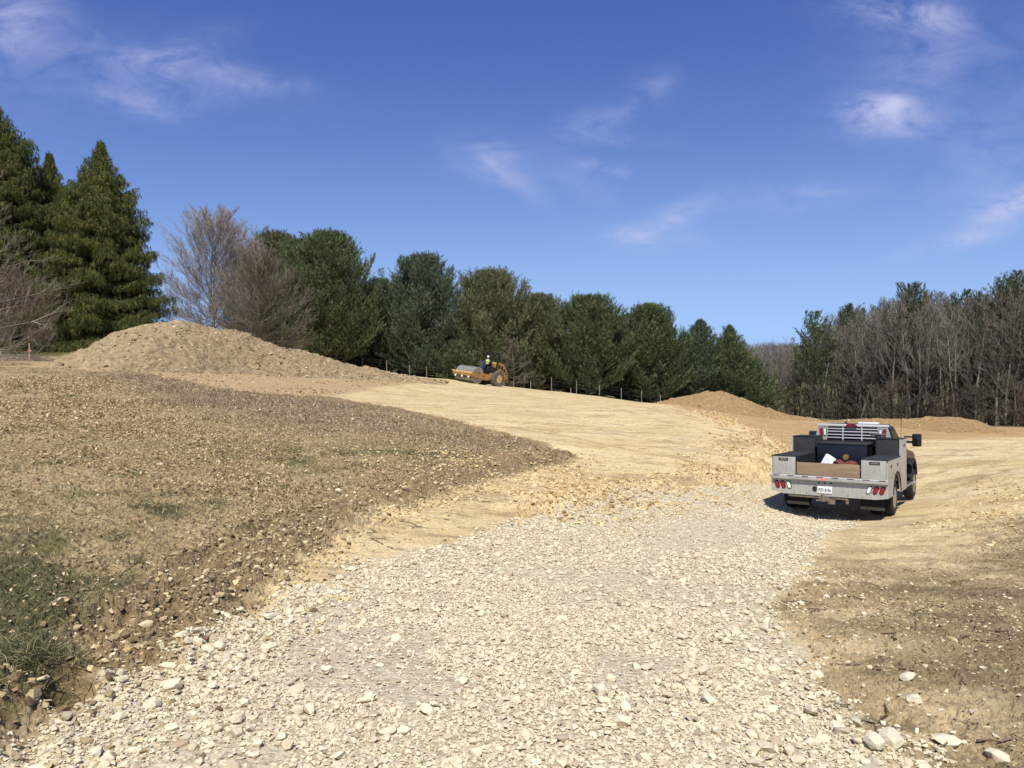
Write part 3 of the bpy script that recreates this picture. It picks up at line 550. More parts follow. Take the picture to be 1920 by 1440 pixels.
crestB = [(1215,757),(1240,753),(1262,746),(1285,741),(1303,737),(1322,733),(1336,735),(1356,733),(1372,738),(1392,746),(1412,756),(1432,763),(1452,770),(1478,777),(1500,781),(1525,785)]
VB = mound('dirt_mound', crestB, 62, 1.6, hm2, 'smaller brown dirt mound with twin tops between the pines and the truck', 131, .12, 2.0, 1.2, cell=.13)
crestC = [(1540,790),(1580,787),(1640,785),(1700,784),(1730,783),(1745,779),(1760,783),(1800,784),(1830,788),(1848,795),(1862,803),(1880,812)]
VC = mound('dirt_berm', crestC, ([1540, 1880], [52, 47]), 1.2, hm2, 'long low brown dirt berm in front of the woods right of the truck', 151, .08, 2.2, 1.2, cell=.12)
r_ = np.random.default_rng(3); L = []
for V, n, s0, s1 in ((VA, 9500, .06, .30), (VB, 900, .05, .22), (VC, 300, .05, .2)):
    k = r_.integers(0, len(V), n); P = V[k] + r_.normal(0, .05, (n, 3)) * [1, 1, 0]; s = s0 * (s1 / s0) ** (r_.random(n) ** 2.2); P[:, 2] += s * .05
    if V is VA: kk = r_.random(n) < .35 + 1.4 * (fbm(P[:, 0], P[:, 1], .6, 3, 5) + .1); P, s = P[kk], s[kk]
    L.append(scatter(small, P, s, r_, .8))
MB_ = np.array([[-26, 30], [0, 30], [0, 62], [-26, 62]], float); msk = lambda x, y: ss(-.3, .6, sdist(x, y, PM)) * np.clip(.5 + 1.5 * fbm(x, y, .7, 3, 91), .05, 1)
L += [scat(MB_, 16, .05, .20, 28, 62, msk, 92)]
v, f, a = join(L); tag(npmesh('mound_clods', v, f, stone_mat('mound_clod', [(0, A(120,98,70)), (.3, A(168,140,102)), (.65, A(200,174,130)), (1, A(232,212,168))]), attrs=dict(rnd=a)), 'clods and stones scattered over the dirt heaps', 'dirt clods', kind='stuff')
# ------------------------------------------------------------------ trees
barkg = plain('bark_grey', (.25, .225, .19), .9, var=.3, scale=3, bump=.6)
barkd = plain('bark_dark', (.13, .105, .08), .9, var=.3, scale=3, bump=.6)
barkp = plain('bark_pale', (.32, .295, .25), .9, var=.2, scale=3)
twg2 = plain('twig_pale', (.20, .168, .13), .9, var=.25, scale=.6)
twg = plain('twig_grey', (.25, .22, .20), .9, var=.25, scale=.5)
twp = plain('twig_purple', (.16, .13, .125), .9, var=.25, scale=.5)
twb = plain('twig_brown', (.15, .125, .09), .9, var=.3, scale=.6)
wbk = plain('wood_bark', (.205, .192, .155), .9, var=.5, scale=.35)
wtw = plain('wood_twig', (.165, .15, .118), .9, var=.35, scale=.25)
def bark_tree(seed, H, env, n1, trunk_r, asc=.9, curve=.10, lev=(7, 6, 4), first=.08, twist=.12, r1=.035, lean=(0, 0), tmin=.010, spread=.75, reach=.70, bias=1.25, top=1.):
    """segments of a leafless tree: trunk list, crown list; env(t, azimuth) = reach of the crown at height fraction t"""
    r_ = random.Random(seed); T, Cn = [], []
    def norm(v):
        l = math.sqrt(v[0]**2 + v[1]**2 + v[2]**2) + 1e-9; return (v[0]/l, v[1]/l, v[2]/l)
    n = 14; p = (0., 0., -.4); tp = [p]; d = (lean[0], lean[1], 1.)
    for i in range(n):
        d = norm((d[0] + r_.gauss(0, twist * .35) - .1 * (d[0] - lean[0]), d[1] + r_.gauss(0, twist * .35) - .1 * (d[1] - lean[1]), d[2])); q = tuple(p[k] + d[k] * (H * .97 + .4) / n for k in range(3))
        T.append((p, q, max(tmin, trunk_r * (1 - i / n) ** .8 * (1.25 if i == 0 else 1)), max(tmin, trunk_r * (1 - (i + 1) / n) ** .8))); p = q; tp.append(p)
    def branch(p, d, L, rad, lv, up):
        k = 5 if lv == 1 else 4 if lv == 2 else 3 if lv == 3 else 2; pts = [(p, d)]
        for i in range(k):
            d = norm((d[0] + r_.gauss(0, twist), d[1] + r_.gauss(0, twist), d[2] + up + r_.gauss(0, twist * .7))); q = (p[0] + d[0] * L / k, p[1] + d[1] * L / k, p[2] + d[2] * L / k)
            Cn.append((p, q, max(tmin, rad * (1 - .8 * i / k)), max(tmin, rad * (1 - .8 * (i + 1) / k)))); p = q; pts.append((p, d))
        if lv > len(lev) : return
        m = max(1, int(lev[lv - 1] * (.6 + .8 * r_.random())))
        for j in range(m):
            t = .18 + .8 * (j + r_.random()) / m; i = min(k, max(0, int(t * k))); f = t * k - i; P, D = pts[i]; P2 = pts[min(k, i + 1)][0]; pp = tuple(P[c] + (P2[c] - P[c]) * max(0, min(1, f)) for c in range(3))
            s = spread; ax = (r_.gauss(0, 1), r_.gauss(0, 1), r_.gauss(0, 1) * .8 + .25); ax = norm(ax); nd = norm((D[0] + ax[0] * s, D[1] + ax[1] * s, D[2] + ax[2] * s + .12))
            branch(pp, nd, L * (.30 + .30 * r_.random()) * (1.05 - .35 * t), rad * .5, lv + 1, up)
    for j in range(n1):
        t = first + (1 - first) * ((j + r_.random() * .8) / n1) ** bias * top; t = min(t, .985); az = j * 2.4 + r_.gauss(0, .4); R0 = env(t, az); i = min(n - 1, int(t * n)); f = t * n - i
        P = tuple(tp[i][c] + (tp[i + 1][c] - tp[i][c]) * f for c in range(3)); a = asc(t) if callable(asc) else asc
        a0, b0 = .2, H
        for _i in range(9):
            mL = (a0 + b0) / 2; ta = min(a + curve * 1.6, 1.35); tt = (P[2] + mL * math.sin(ta)) / H
            if tt < 1 and mL * math.cos(ta) < env(tt, az): a0 = mL
            else: b0 = mL
        branch(P, norm((math.cos(az) * math.cos(a), math.sin(az) * math.cos(a), math.sin(a))), a0 * (reach + .26 * r_.random()), max(tmin, r1 * (1 - .6 * t)), 1, curve)
    return T, Cn
def seg_mesh(segs, n): 
    a = np.array([s[0] for s in segs]); b = np.array([s[1] for s in segs]); return tubes(a, b, np.array([s[2] for s in segs]), np.array([s[3] for s in segs]), n)
def make_bare(name, T, Cn, mt, mc, loc, label=None, group=None, rz=0, cat='tree'):
    e = empty(name, loc, rz); v, f = seg_mesh(T, 7); npmesh('trunk', v, f, mt, e, smooth=True); v, f = seg_mesh(Cn, 3); npmesh('crown', v, f, mc, e); tag(e, label, cat, group); return e
def ground_at(u, D): 
    rx, ry, rz_2 = ray(u, 700); x, y = rx * D, ry * D; return x, y, hz(x, y)
def hgt_for(u, v, D): x, y, z = at(u, v, D); return z
# fine vase shaped bare tree behind the big mound
def ov(W_, lo=.4, b=.6):
    return lambda t, az: W_ * (max(0., 1 - ((t - lo) / (1 - lo)) ** 2) ** .5 if t > lo else b + (1 - b) * t / lo)
ovd = lambda W_, lo, b: (lambda t, az: W_ * (max(0., 1 - ((t - lo) / (1 - lo)) ** 2) ** .72 if t > lo else b + (1 - b) * t / lo))
x, y, z = ground_at(402, 69); H = hgt_for(402, 388, 69) - z
T, Cn = bark_tree(11, H, ovd(4.7, .45, .9), 140, .16, lambda t: .10 + 1.25 * t, .035, (9, 7, 4), .03, .045, .040, tmin=.0072, spread=.55, reach=.74, bias=1.0, top=.84)
make_bare('bare_tree', T, Cn, barkg, twg, (x, y, z), 'tall fine twigged bare grey tree rising behind the top of the big dirt mound')
x, y, z = ground_at(484, 65); H = hgt_for(480, 462, 65) - z
T, Cn = bark_tree(23, H, ovd(4.6, .28, 1.), 110, .14, lambda t: -.05 + 1.35 * t, .035, (9, 7, 4), .04, .06, .040, tmin=.0078, spread=.58, reach=.74, bias=1.1, top=.86)
make_bare('bare_tree', T, Cn, barkd, twb, (x, y, z), 'rounded brown bare tree just right of the tall fine twigged bare tree')
x, y, z = ground_at(452, 76); H = hgt_for(452, 425, 76) - z
T, Cn = bark_tree(29, H, ov(3.0, .5, .6), 60, .12, lambda t: .5 + 1.0 * t, .06, (8, 6, 4), .1, .05, .03, tmin=.008, spread=.42, top=.8)
make_bare('bare_tree', T, Cn, barkg, twg, (x, y, z), 'narrow bare tree in the gap between the fine twigged and brown bare trees')
# pale limbed tree whose trunk stands outside the left edge
x, y, z = ground_at(-110, 45); H = 14.
T, Cn = bark_tree(37, H, lambda t, az: 7.6 * (1 - .62 * t), 60, .28, lambda t: -.05 + .8 * t, .03, (9, 7, 4), .07, .10, .055, tmin=.006)
e = make_bare('bare_tree', T, Cn, barkp, twg2, (x, y, z), 'bare tree reaching pale grey branches in from the left edge')
cm_ = [c for c in e.children if c.name.startswith('crown')][0].data; cm_.materials.append(barkp); cm_.polygons.foreach_set('material_index', np.repeat(np.array([s_[2] > .02 for s_ in Cn], dtype=np.int32), 3))
x, y, z = ground_at(20, 58); T, Cn = bark_tree(41, 6.6, ov(4.2, .45, .9), 60, .1, lambda t: .2 + .8 * t, .04, (8, 6, 4), .06, .12, .03, tmin=.0065)
make_bare('bare_shrub', T, Cn, barkd, plain('twig_rust', (.15, .11, .075), .9, var=.3, scale=.6), (x, y, z), 'rusty brown bare shrub under the pale limbs at the left edge', cat='shrub')
x, y, z = ground_at(962, 78); T, Cn = bark_tree(43, 5.0, ov(2.2, .4, .8), 34, .1, lambda t: .15 + .7 * t, .02, (7, 5, 4), .06, .16, .04, tmin=.009)
make_bare('bare_shrub', T, Cn, barkd, twb, (x, y, z), 'reddish brown dead shrub behind the roller under the olive pine', cat='shrub')

def conifer(seed, H, env, kind, whorl=.5, nb=6, blade=(.30, .045), ntuft=1.0, sub=.45, open_=0., skew=0.):
    r_ = random.Random(seed); rg_ = np.random.default_rng(seed); segs = []; TP, TD = [], []; z = .2 if kind == 'pine' else .1; az0 = r_.random() * 6; trunk = []
    ns = 12; lx, ly = r_.gauss(0, .02), r_.gauss(0, .02)
    for i in range(ns): a, b = i / ns, (i + 1) / ns; trunk.append(((lx*a*H, ly*a*H, a*H*.97 - .3), (lx*b*H, ly*b*H, b*H*.97 - .3), .017*H*(1-a)+.02, .017*H*(1-b)+.02))
    ph = [r_.random() * 6.28 for _ in range(6)]
    while z < H * .98:
        t = z / H; az0 += 2.4
        for b in range(nb):
            az = az0 + b * 2 * PI / nb + r_.gauss(0, .25)
            lob = 1.02 + .08 * math.sin(2 * az + ph[0] + t * 4) + .09 * math.sin(3 * az + ph[1] - t * 8) + .07 * math.sin(5 * az + ph[2] + t * 19) + r_.gauss(0, .11) + (.22 if r_.random() < .10 else 0) - (.25 if r_.random() < .12 else 0)
            if open_ and r_.random() < open_ * t: continue
            Rr = env(t) * lob * (1 + skew * math.cos(az)) + .12
            if kind == 'pine':
                el = -.10 + 1.2 * t + r_.gauss(0, .14); bend = .22
            else:
                el = .05 + .75 * t ** 2 + r_.gauss(0, .06); bend = -.12
            sc_ = lob * (1 + skew * math.cos(az)); a0, b0 = .15, 7.
            for _i in range(9):
                mL = (a0 + b0) / 2; tt = (z + mL * (math.sin(el) + (.06 * mL if kind == 'pine' else -.02))) / H
                if tt < 1 and mL * math.cos(el) < env(max(0, tt)) * sc_: a0 = mL
                else: b0 = mL
            L = a0 + .1; k = max(3, int(L / .45) + 1); p = np.array([lx * z, ly * z, z]); d = np.array([math.cos(az) * math.cos(el), math.sin(az) * math.cos(el), math.sin(el)]); st = L / k
            for i in range(k):
                if kind == 'pine': d = d + np.array([r_.gauss(0, .07), r_.gauss(0, .07), bend * st])
                else: d = d + np.array([r_.gauss(0, .05), r_.gauss(0, .05), (bend if i < k * .55 else .22) * st])
                d /= np.linalg.norm(d); q = p + d * st; rd = .05 * (1 - t) * (1 - i / k) + .012; segs.append((tuple(p), tuple(q), rd, rd * .8)); f = (i + 1) / k
                side = np.cross(d, [0, 0, 1.]); side /= np.linalg.norm(side) + 1e-9
                if f > .22:
                    for sg in (-1, 1):
                        Ls = (sub * (1.15 - f) + .22) * min(L, 3.2) * (.7 + .6 * r_.random())
                        if kind == 'pine':
                            sd_2 = d * .75 + side * sg * .75 + np.array([0, 0, .22 + r_.gauss(0, .15)]); sd_2 /= np.linalg.norm(sd_2); m = max(1, int(Ls / .24 * ntuft)); 
                            for j in range(m): TP.append(q + sd_2 * Ls * (j + .6) / m + np.array([r_.gauss(0, .05), r_.gauss(0, .05), r_.gauss(0, .05)])); TD.append(sd_2 * .8 + np.array([0, 0, .75]))
                        else:
                            sd_2 = d * .45 + side * sg * .9 + np.array([0, 0, -.25]); sd_2 /= np.linalg.norm(sd_2); m = max(1, int(Ls / .26 * ntuft))
                            for j in range(m):
                                P = q + sd_2 * Ls * (j + .6) / m; hang = .35 + .75 * r_.random() * (1 - .5 * t)
                                for hh in range(max(1, int(hang / .24))): TP.append(P + np.array([r_.gauss(0, .04), r_.gauss(0, .04), -.2 * hh])); TD.append(np.array([sd_2[0] * .35, sd_2[1] * .35, -.95]))
                    if segs and kind == 'pine' and f > .3: TP.append(q); TD.append(d + np.array([0, 0, .4]))
                p = q
            TP.append(p); TD.append(d + np.array([0, 0, .3]))
        z += whorl * (1.1 - .45 * t) * (.8 + .4 * r_.random())
    if kind == 'pine':                                   # upright leaders breaking the outline
        for k_ in range(16):
            t = r_.uniform(.5, .93); az = r_.uniform(0, 6.28); rr_ = env(t) * r_.uniform(.35, .95); hh_ = H * r_.uniform(.06, .13); c_ = np.array([math.cos(az) * rr_, math.sin(az) * rr_, t * H]); ld = np.array([math.cos(az) * .3, math.sin(az) * .3, 1.])
            for j in range(int(hh_ / .16)):
                f = j * .16 / hh_
                for q_ in range(4):
                    a_ = r_.uniform(0, 6.28); w_ = (.10 + .42 * (1 - f)) * r_.uniform(.5, 1); TP.append(c_ + ld * hh_ * f + np.array([math.cos(a_) * w_, math.sin(a_) * w_, 0])); TD.append(np.array([math.cos(a_) * .6, math.sin(a_) * .6, .8]))
    for j in range(6): TP.append(np.array([lx * H, ly * H, H * (.93 + .012 * j)])); TD.append(np.array([0, 0, 1.]))
    TP = np.array(TP); TD = unit(np.array(TD)); K = 9
    P = np.repeat(TP, K, 0) + rg_.normal(0, .035, (len(TP) * K, 3)); D = unit(np.repeat(TD, K, 0) + rg_.normal(0, .40, (len(TP) * K, 3))); n = len(P)
    V, F = blades(P - D * .05, D, blade[0] * rg_.uniform(.6, 1.25, n), np.full(n, blade[1]), rng=rg_)
    tone = np.clip(.5 + .22 * rg_.normal(size=len(TP)), 0, 1); return trunk, segs, V, F, np.repeat(np.repeat(tone, K), 3)
G0 = leafmat('pine_needles', [(0, (0.039, 0.060, 0.025)), (.45, (0.080, 0.114, 0.044)), (.8, (0.194, 0.227, 0.103)), (1, (0.311, 0.294, 0.150))])
G1 = leafmat('pine_needles_olive', [(0, (0.058, 0.071, 0.031)), (.45, (0.119, 0.135, 0.058)), (.8, (0.262, 0.264, 0.134)), (1, (0.365, 0.324, 0.194))])
G2 = leafmat('pine_needles_blue', [(0, (0.038, 0.064, 0.037)), (.45, (0.075, 0.115, 0.065)), (.8, (0.193, 0.229, 0.142)), (1, (0.311, 0.298, 0.188))])
G3 = leafmat('spruce_needles', [(0, (0.033, 0.047, 0.013)), (.4, (0.076, 0.097, 0.022)), (.75, (0.148, 0.153, 0.040)), (1, (0.265, 0.208, 0.066))])
G4 = leafmat('woods_pine_needles', [(0, (0.049, 0.071, 0.036)), (.5, (0.099, 0.122, 0.061)), (1, (0.182, 0.179, 0.106))])
def make_con(name, data, mat, loc, label, group=None, rz=0, cat='tree'):
    tr, sg, V, F, a = data; e = empty(name, loc, rz); v, f = seg_mesh(tr + sg, 5); npmesh('trunk', v, f, barkd, e, smooth=True); npmesh('crown', V, F, mat, e, attrs=dict(rnd=a)); tag(e, label, cat, group); return e
def penv(W_, lo=.28, sh=.62, bot=.8): return lambda t: W_ * (bot + (1 - bot) * (t / lo)) if t < lo else W_ * max(0, 1 - ((t - lo) / (1 - lo)) ** (1 / sh)) ** sh
PR_ = [ # u, top v, half width px, depth, crown shape, material, label
 (515,441,84,88,.45,.5,G1,0,'pale green pine crown showing above the brown bare tree'),
 (565,455,70,84,.4,.55,G0,0,'green pine between the brown bare tree and the biggest round pine'),
 (620,441,96,80,.42,.52,G0,0,'biggest round topped dark green pine left of the roller'),
 (712,528,62,86,.4,.6,G0,.1,'low dark pine filling the gap before the ragged blue green pine'),
 (790,483,80,83,.45,.5,G2,.3,'ragged open topped blue green pine left of the roller'),
 (862,640,48,81,.4,.7,G0,.1,'low dark pine directly behind the roller'),
 (920,512,104,83,.45,.5,G1,.1,'wide olive green pine standing behind the roller'),
 (1012,556,76,86,.4,.6,G1,.1,'lower olive pine on the right flank of the wide olive pine'),
 (1105,560,84,84,.42,.5,G0,.12,'broad dark pine behind the middle fence posts'),
 (1178,592,62,88,.4,.6,G2,.1,'blue green pine behind the right end of the wire fence'),
 (1218,575,70,87,.4,.58,G0,.1,'pointed pine right of the broad dark pine'),
 (1268,640,50,90,.4,.7,G2,.1,'low pine in the dip left of the twin pointed pines'),
 (1308,602,54,90,.3,.85,G2,.12,'left one of the twin pointed pines above the smaller mound'),
 (1368,613,62,90,.26,.95,G0,.1,'right one of the twin pointed pines above the smaller mound')]
for i, (u, v, hw, D, lo, sh, mt, op, lb) in enumerate(PR_):
    x, y, z = ground_at(u, D); H = hgt_for(u, v, D) - z; Wd = hw / FPX * D
    make_con('pine_tree', conifer(200 + i, H, penv(Wd * 1.32, lo, sh, .85), 'pine', .42, 7, (.33, .032), 1.15, .42, op, -.12 if u in (925,) else 0), mt, (x, y, z), lb, 'evergreen trees along the fence')
front_pines = [o for o in bpy.data.objects if o.name.startswith('pine_tree')]; rb = np.random.default_rng(61)
for i, u in enumerate(np.linspace(520, 1390, 20)):
    D = 93 + rb.uniform(0, 5); x, y, z = ground_at(u, D); src = front_pines[int(rb.integers(0, len(front_pines)))]; hh = max(v_.co.z for v_ in src.children[0].data.vertices); vt = np.interp(u, [520, 630, 720, 800, 930, 1110, 1220, 1300, 1390], [500, 520, 590, 580, 590, 625, 640, 660, 665])
    e = empty('pine_tree', (x, y, z), rb.uniform(0, 6.28)); e.scale = (1.15, 1.15, (hgt_for(u, vt, D) - z) / hh)
    for m in src.children: c = m.copy(); COL.objects.link(c); c.parent = e
    tag(e, 'dark pine of the second row, mostly hidden behind the front pines', 'tree', 'pines of the hidden second row')
for i, (u, v, hw, D, lb) in enumerate([(192,262,128,66,'tall drooping spruce with a pointed top left of the big mound'),(98,286,86,74,'narrower spruce top showing behind the tall drooping spruce'),(2,172,150,70,'tallest spruce cut off by the left edge of the photo'),(52,340,80,80,'shorter dark spruce between the tallest spruce and the narrower one'),(140,350,70,82,'short dark spruce directly behind the tall drooping spruce')]):
    x, y, z = ground_at(u, D); H = hgt_for(u, v, D) - z; Wd = hw / FPX * D
    make_con('spruce_tree', conifer(300 + i, H, (lambda W_: (lambda t: W_ * (max(0., 1 - t)) ** .72 * min(1, .12 + 4.0 * (1 - t))))(Wd * 1.06), 'spruce', .46, 8, (.34, .034), 1.25, .34), G3, (x, y, z), lb, 'spruces at the left')
# woods at the right: slender bare trunks and scattered ragged pines
variants = []
for i in range(9):
    H = 15.0; w = [3.0, 2.4, 3.6, 2.2, 3.2, 2.6, 3.9, 2.8, 3.3][i]; f0 = [.35, .45, .3, .5, .25, .4, .3, .2, .45][i]
    T, Cn = bark_tree(500 + i, H, (lambda w, f0: (lambda t, az: w * (1 - ((t - .55) / .5) ** 2 * .8) * .9))(w, f0), 22, .16, lambda t: .55 + .6 * t, .07, (6, 5, 4), f0, .11, .05, lean=(random.Random(i).gauss(0, .06), random.Random(i + 50).gauss(0, .06)), tmin=.012)
    tv, tf = seg_mesh(T, 6); cv, cf = seg_mesh(Cn, 3); tm = npmesh('trunk', tv, tf, wbk, smooth=True); cm = npmesh('crown', cv, cf, wtw); variants.append((tm, cm))
brush = []
for i in range(3):
    T, Cn = bark_tree(560 + i, 5., lambda t, az: 2.0, 22, .05, lambda t: .6 + .4 * t, .06, (6, 6, 4), .02, .16, .02, tmin=.011)
    tv, tf = seg_mesh(T, 5); cv, cf = seg_mesh(Cn, 3); brush.append((npmesh('trunk', tv, tf, wbk), npmesh('crown', cv, cf, plain('brush_twig%d' % i, [(.10,.088,.066), (.11,.09,.07), (.115,.085,.068)][i], .9, var=.3, scale=.4))))
def inst(pair, name, loc, rz, sc, label, cat, group):
    e = empty(name, loc, rz); e.scale = sc
    for m in pair: c = m.copy(); COL.objects.link(c); c.parent = e
    tag(e, label, cat, group); return e
topv = lambda u: np.interp(u, [1385, 1430, 1480, 1530, 1560, 1600, 1650, 1700, 1760, 1800, 1850, 1900, 2000, 2200], [672, 668, 662, 632, 596, 582, 580, 567, 564, 560, 560, 538, 528, 508])
dep = lambda u: np.interp(u, [1380, 1500, 1650, 1800, 1920, 2100], [108, 100, 90, 80, 74, 66])
rw = np.random.default_rng(88); nT = 0
for row, (dd, cnt) in enumerate(((0, 42), (5, 42), (10, 42), (16, 40), (23, 40), (32, 38))):
    for j in range(cnt):
        u = 1375 + (2080 - 1375) * (j + rw.uniform(-.1, 1.1)) / cnt
        if u < 1455 and row < 2: u = rw.uniform(1500, 2050)
        D = dep(u) + dd + rw.normal(0, 1.6); x, y, z = ground_at(u, D)
        H = (hgt_for(u, topv(u) + rw.uniform(-14, 34) - 4, D) - z); i = rw.integers(0, 9); sz = H / 15.; sw = sz * rw.uniform(.8, 1.1)
        inst(variants[i], 'bare_tree', (x, y, z), rw.uniform(0, 6.28), (sw, sw, sz), 'slender bare tree, one of many in the brown woods on the right', 'tree', 'bare trees of the woods on the right'); nT += 1
for j in range(44):
    u = 1420 + 640 * (j + rw.uniform(0, 1)) / 44; D = dep(u) - 2 + rw.uniform(-2, 5); x, y, z = ground_at(u, D); s = rw.uniform(.55, 1.1)
    inst(brush[rw.integers(0, 3)], 'bare_shrub', (x, y, z), rw.uniform(0, 6.28), (s * 1.2, s * 1.2, s), 'low bare brush at the foot of the brown woods on the right', 'shrub', 'brush at the foot of the woods')
for m in variants + brush:
    for o in m: bpy.data.objects.remove(o)
for i, (u, v, hw, dd, lb) in enumerate([(1532,586,46,-2,'small green pine standing alone at the left end of the woods'),(1600,574,40,6,'ragged pine top left of the tallest wood pine'),(1712,534,60,4,'dark topped pine sticking out above the middle of the woods'),(1822,546,54,5,'brownish green pine between the middle pine and the right edge'),(1905,512,72,1,'large ragged pine at the right edge of the woods')]):
    D = dep(u) + dd; x, y, z = ground_at(u, D); H = hgt_for(u, v, D) - z; Wd = hw / FPX * D
    make_con('pine_tree', conifer(400 + i, H, (lambda W_: (lambda t: W_ * (.35 if t < .35 else 1.) * max(0, 1 - ((t - .5) / .51) ** 2) ** .6))(Wd), 'pine', .65, 5, (.30, .042), .7, .36, .5), G0 if i == 0 else G4, (x, y, z), lb, 'pines among the woods on the right')
# wooded ridge far away
rgf = np.random.default_rng(99); n = 2600; u = rgf.uniform(1180, 2300, n); D = rgf.uniform(230, 420, n); rx, ry, rz3 = ray(u, 700); X_ = rx * D; Y_ = ry * D; Zg = base(X_, Y_)
hill = 1 - .0 * u; ztop = (700 - np.interp(u, [1180, 1380, 1450, 1530, 1700, 2300], [665, 642, 636, 641, 640, 630]) ) / FPX * D
tops = np.minimum(ztop + rgf.normal(0, .5, n), Zg + 30); P0, P1, R0, R1 = [], [], [], []
for k in range(14):
    m = n; az = rgf.uniform(0, 6.28, m); hh = rgf.uniform(.05, .8, m); bz = tops - 11 + 9 * hh; bx = X_ + rgf.normal(0, 1.2, m); by = Y_ + rgf.normal(0, 1.2, m); Lb = rgf.uniform(1.5, 3.5, m)
    P0.append(np.stack([bx, by, bz], 1)); e1 = np.stack([bx + np.cos(az) * Lb * .6, by + np.sin(az) * Lb * .6, np.minimum(bz + Lb, tops)], 1); P1.append(e1); R0.append(np.full(m, .09)); R1.append(np.full(m, .03))
P0.append(np.stack([X_, Y_, Zg - 1], 1)); P1.append(np.stack([X_, Y_, tops - 2], 1)); R0.append(np.full(n, .16)); R1.append(np.full(n, .06))
v, f = tubes(np.vstack(P0), np.vstack(P1), np.concatenate(R0), np.concatenate(R1), 3)
tag(npmesh('far_woods', v, f, plain('far_wood_twig', (.17, .15, .155), .9, var=.2, scale=.05)), 'distant purplish grey woods on the ridge beyond', 'woods', kind='stuff')
# ------------------------------------------------------------------ solid modelling helpers
class MB:
    def __init__(s): s.bm = bmesh.new()
    def box(s, x0, x1, y0, y1, z0, z1, bev=0):
        vs = [s.bm.verts.new(p) for p in ((x0,y0,z0),(x1,y0,z0),(x1,y1,z0),(x0,y1,z0),(x0,y0,z1),(x1,y0,z1),(x1,y1,z1),(x0,y1,z1))]
        fs = [s.bm.faces.new([vs[i] for i in f]) for f in ((3,2,1,0),(4,5,6,7),(0,1,5,4),(1,2,6,5),(2,3,7,6),(3,0,4,7))]
        if bev: bmesh.ops.bevel(s.bm, geom=list({e for f in fs for e in f.edges}), offset=bev, segments=2, affect='EDGES', profile=.6)
        return s
    def prism(s, pts, a0, a1, axis='x', bev=0):       # outline in the plane across the axis
        mk = {'x': lambda p, a: (a, p[0], p[1]), 'y': lambda p, a: (p[0], a, p[1]), 'z': lambda p, a: (p[0], p[1], a)}[axis]
        A0 = [s.bm.verts.new(mk(p, a0)) for p in pts]; A1 = [s.bm.verts.new(mk(p, a1)) for p in pts]; n = len(pts)
        fs = [s.bm.faces.new(A0[::-1]), s.bm.faces.new(A1)] + [s.bm.faces.new([A0[i], A0[(i+1) % n], A1[(i+1) % n], A1[i]]) for i in range(n)]
        if bev: bmesh.ops.bevel(s.bm, geom=list({e for f in fs[:2] for e in f.edges}), offset=bev, segments=2, affect='EDGES')
        return s
    def cyl(s, c, r, h, axis='x', n=28, r2=None, bev=0):
        M = {'x': Matrix.Rotation(PI/2, 4, 'Y'), 'y': Matrix.Rotation(PI/2, 4, 'X'), 'z': Matrix.Identity(4)}[axis]
        g = bmesh.ops.create_cone(s.bm, cap_ends=True, segments=n, radius1=r, radius2=r if r2 is None else r2, depth=h, matrix=Matrix.Translation(c) @ M)
        if bev:
            es = [e for e in {e for v in g['verts'] for e in v.link_edges} if any(len(f.verts) > 4 for f in e.link_faces)]
            bmesh.ops.bevel(s.bm, geom=es, offset=bev, segments=3, affect='EDGES')
        return s
    def tube(s, pts, r, n=8):
        for a, b in zip(pts[:-1], pts[1:]):
            a, b = Vector(a), Vector(b); d = b - a; q = d.to_track_quat('Z', 'Y').to_matrix().to_4x4(); bmesh.ops.create_cone(s.bm, cap_ends=True, segments=n, radius1=r, radius2=r, depth=d.length, matrix=Matrix.Translation((a + b) / 2) @ q)
        for p in pts[1:-1]: bmesh.ops.create_icosphere(s.bm, subdivisions=1, radius=r * 1.02, matrix=Matrix.Translation(p))
        return s
    def lathe(s, prof, c, axis='x', n=40):            # profile (along axis, radius), closed ring
        rings = []
        for (a, r) in prof:
            ring = []
            for i in range(n):
                t = 2 * PI * i / n; u, v = math.cos(t) * r, math.sin(t) * r
                ring.append(s.bm.verts.new((c[0] + a, c[1] + u, c[2] + v) if axis == 'x' else (c[0] + u, c[1] + v, c[2] + a)))
            rings.append(ring)
        for A0, A1 in zip(rings, rings[1:]):
            for i in range(n): s.bm.faces.new([A0[i], A0[(i+1) % n], A1[(i+1) % n], A1[i]])
        if prof[0][1] > 1e-6: s.bm.faces.new(rings[0][::-1])
        if prof[-1][1] > 1e-6: s.bm.faces.new(rings[-1])
        return s
    def build(s, name, mat, parent=None, smooth=35, mats=None):
        bmesh.ops.recalc_face_normals(s.bm, faces=s.bm.faces[:]); me = bpy.data.meshes.new(name); s.bm.to_mesh(me); s.bm.free()
        for m in (mats or [mat]): me.materials.append(m)
        if smooth:
            for p in me.polygons: p.use_smooth = True
            try: me.set_sharp_from_angle(angle=R(smooth))
            except Exception: pass
        o = bpy.data.objects.new(name, me); COL.objects.link(o)
        if parent: o.parent = parent
        return o
def oval(cx, cz, w, h, tilt=0, n=9):
    P = []; r = w / 2
    for s_, z0 in ((1, h/2 - r), (-1, -h/2 + r)):
        for i in range(n): t = PI * i / (n - 1) + (0 if s_ > 0 else PI); P.append((math.cos(t) * r, z0 + math.sin(t) * r))
    c, s = math.cos(tilt), math.sin(tilt); return [(cx + x * c - z * s, cz + x * s + z * c) for x, z in P]
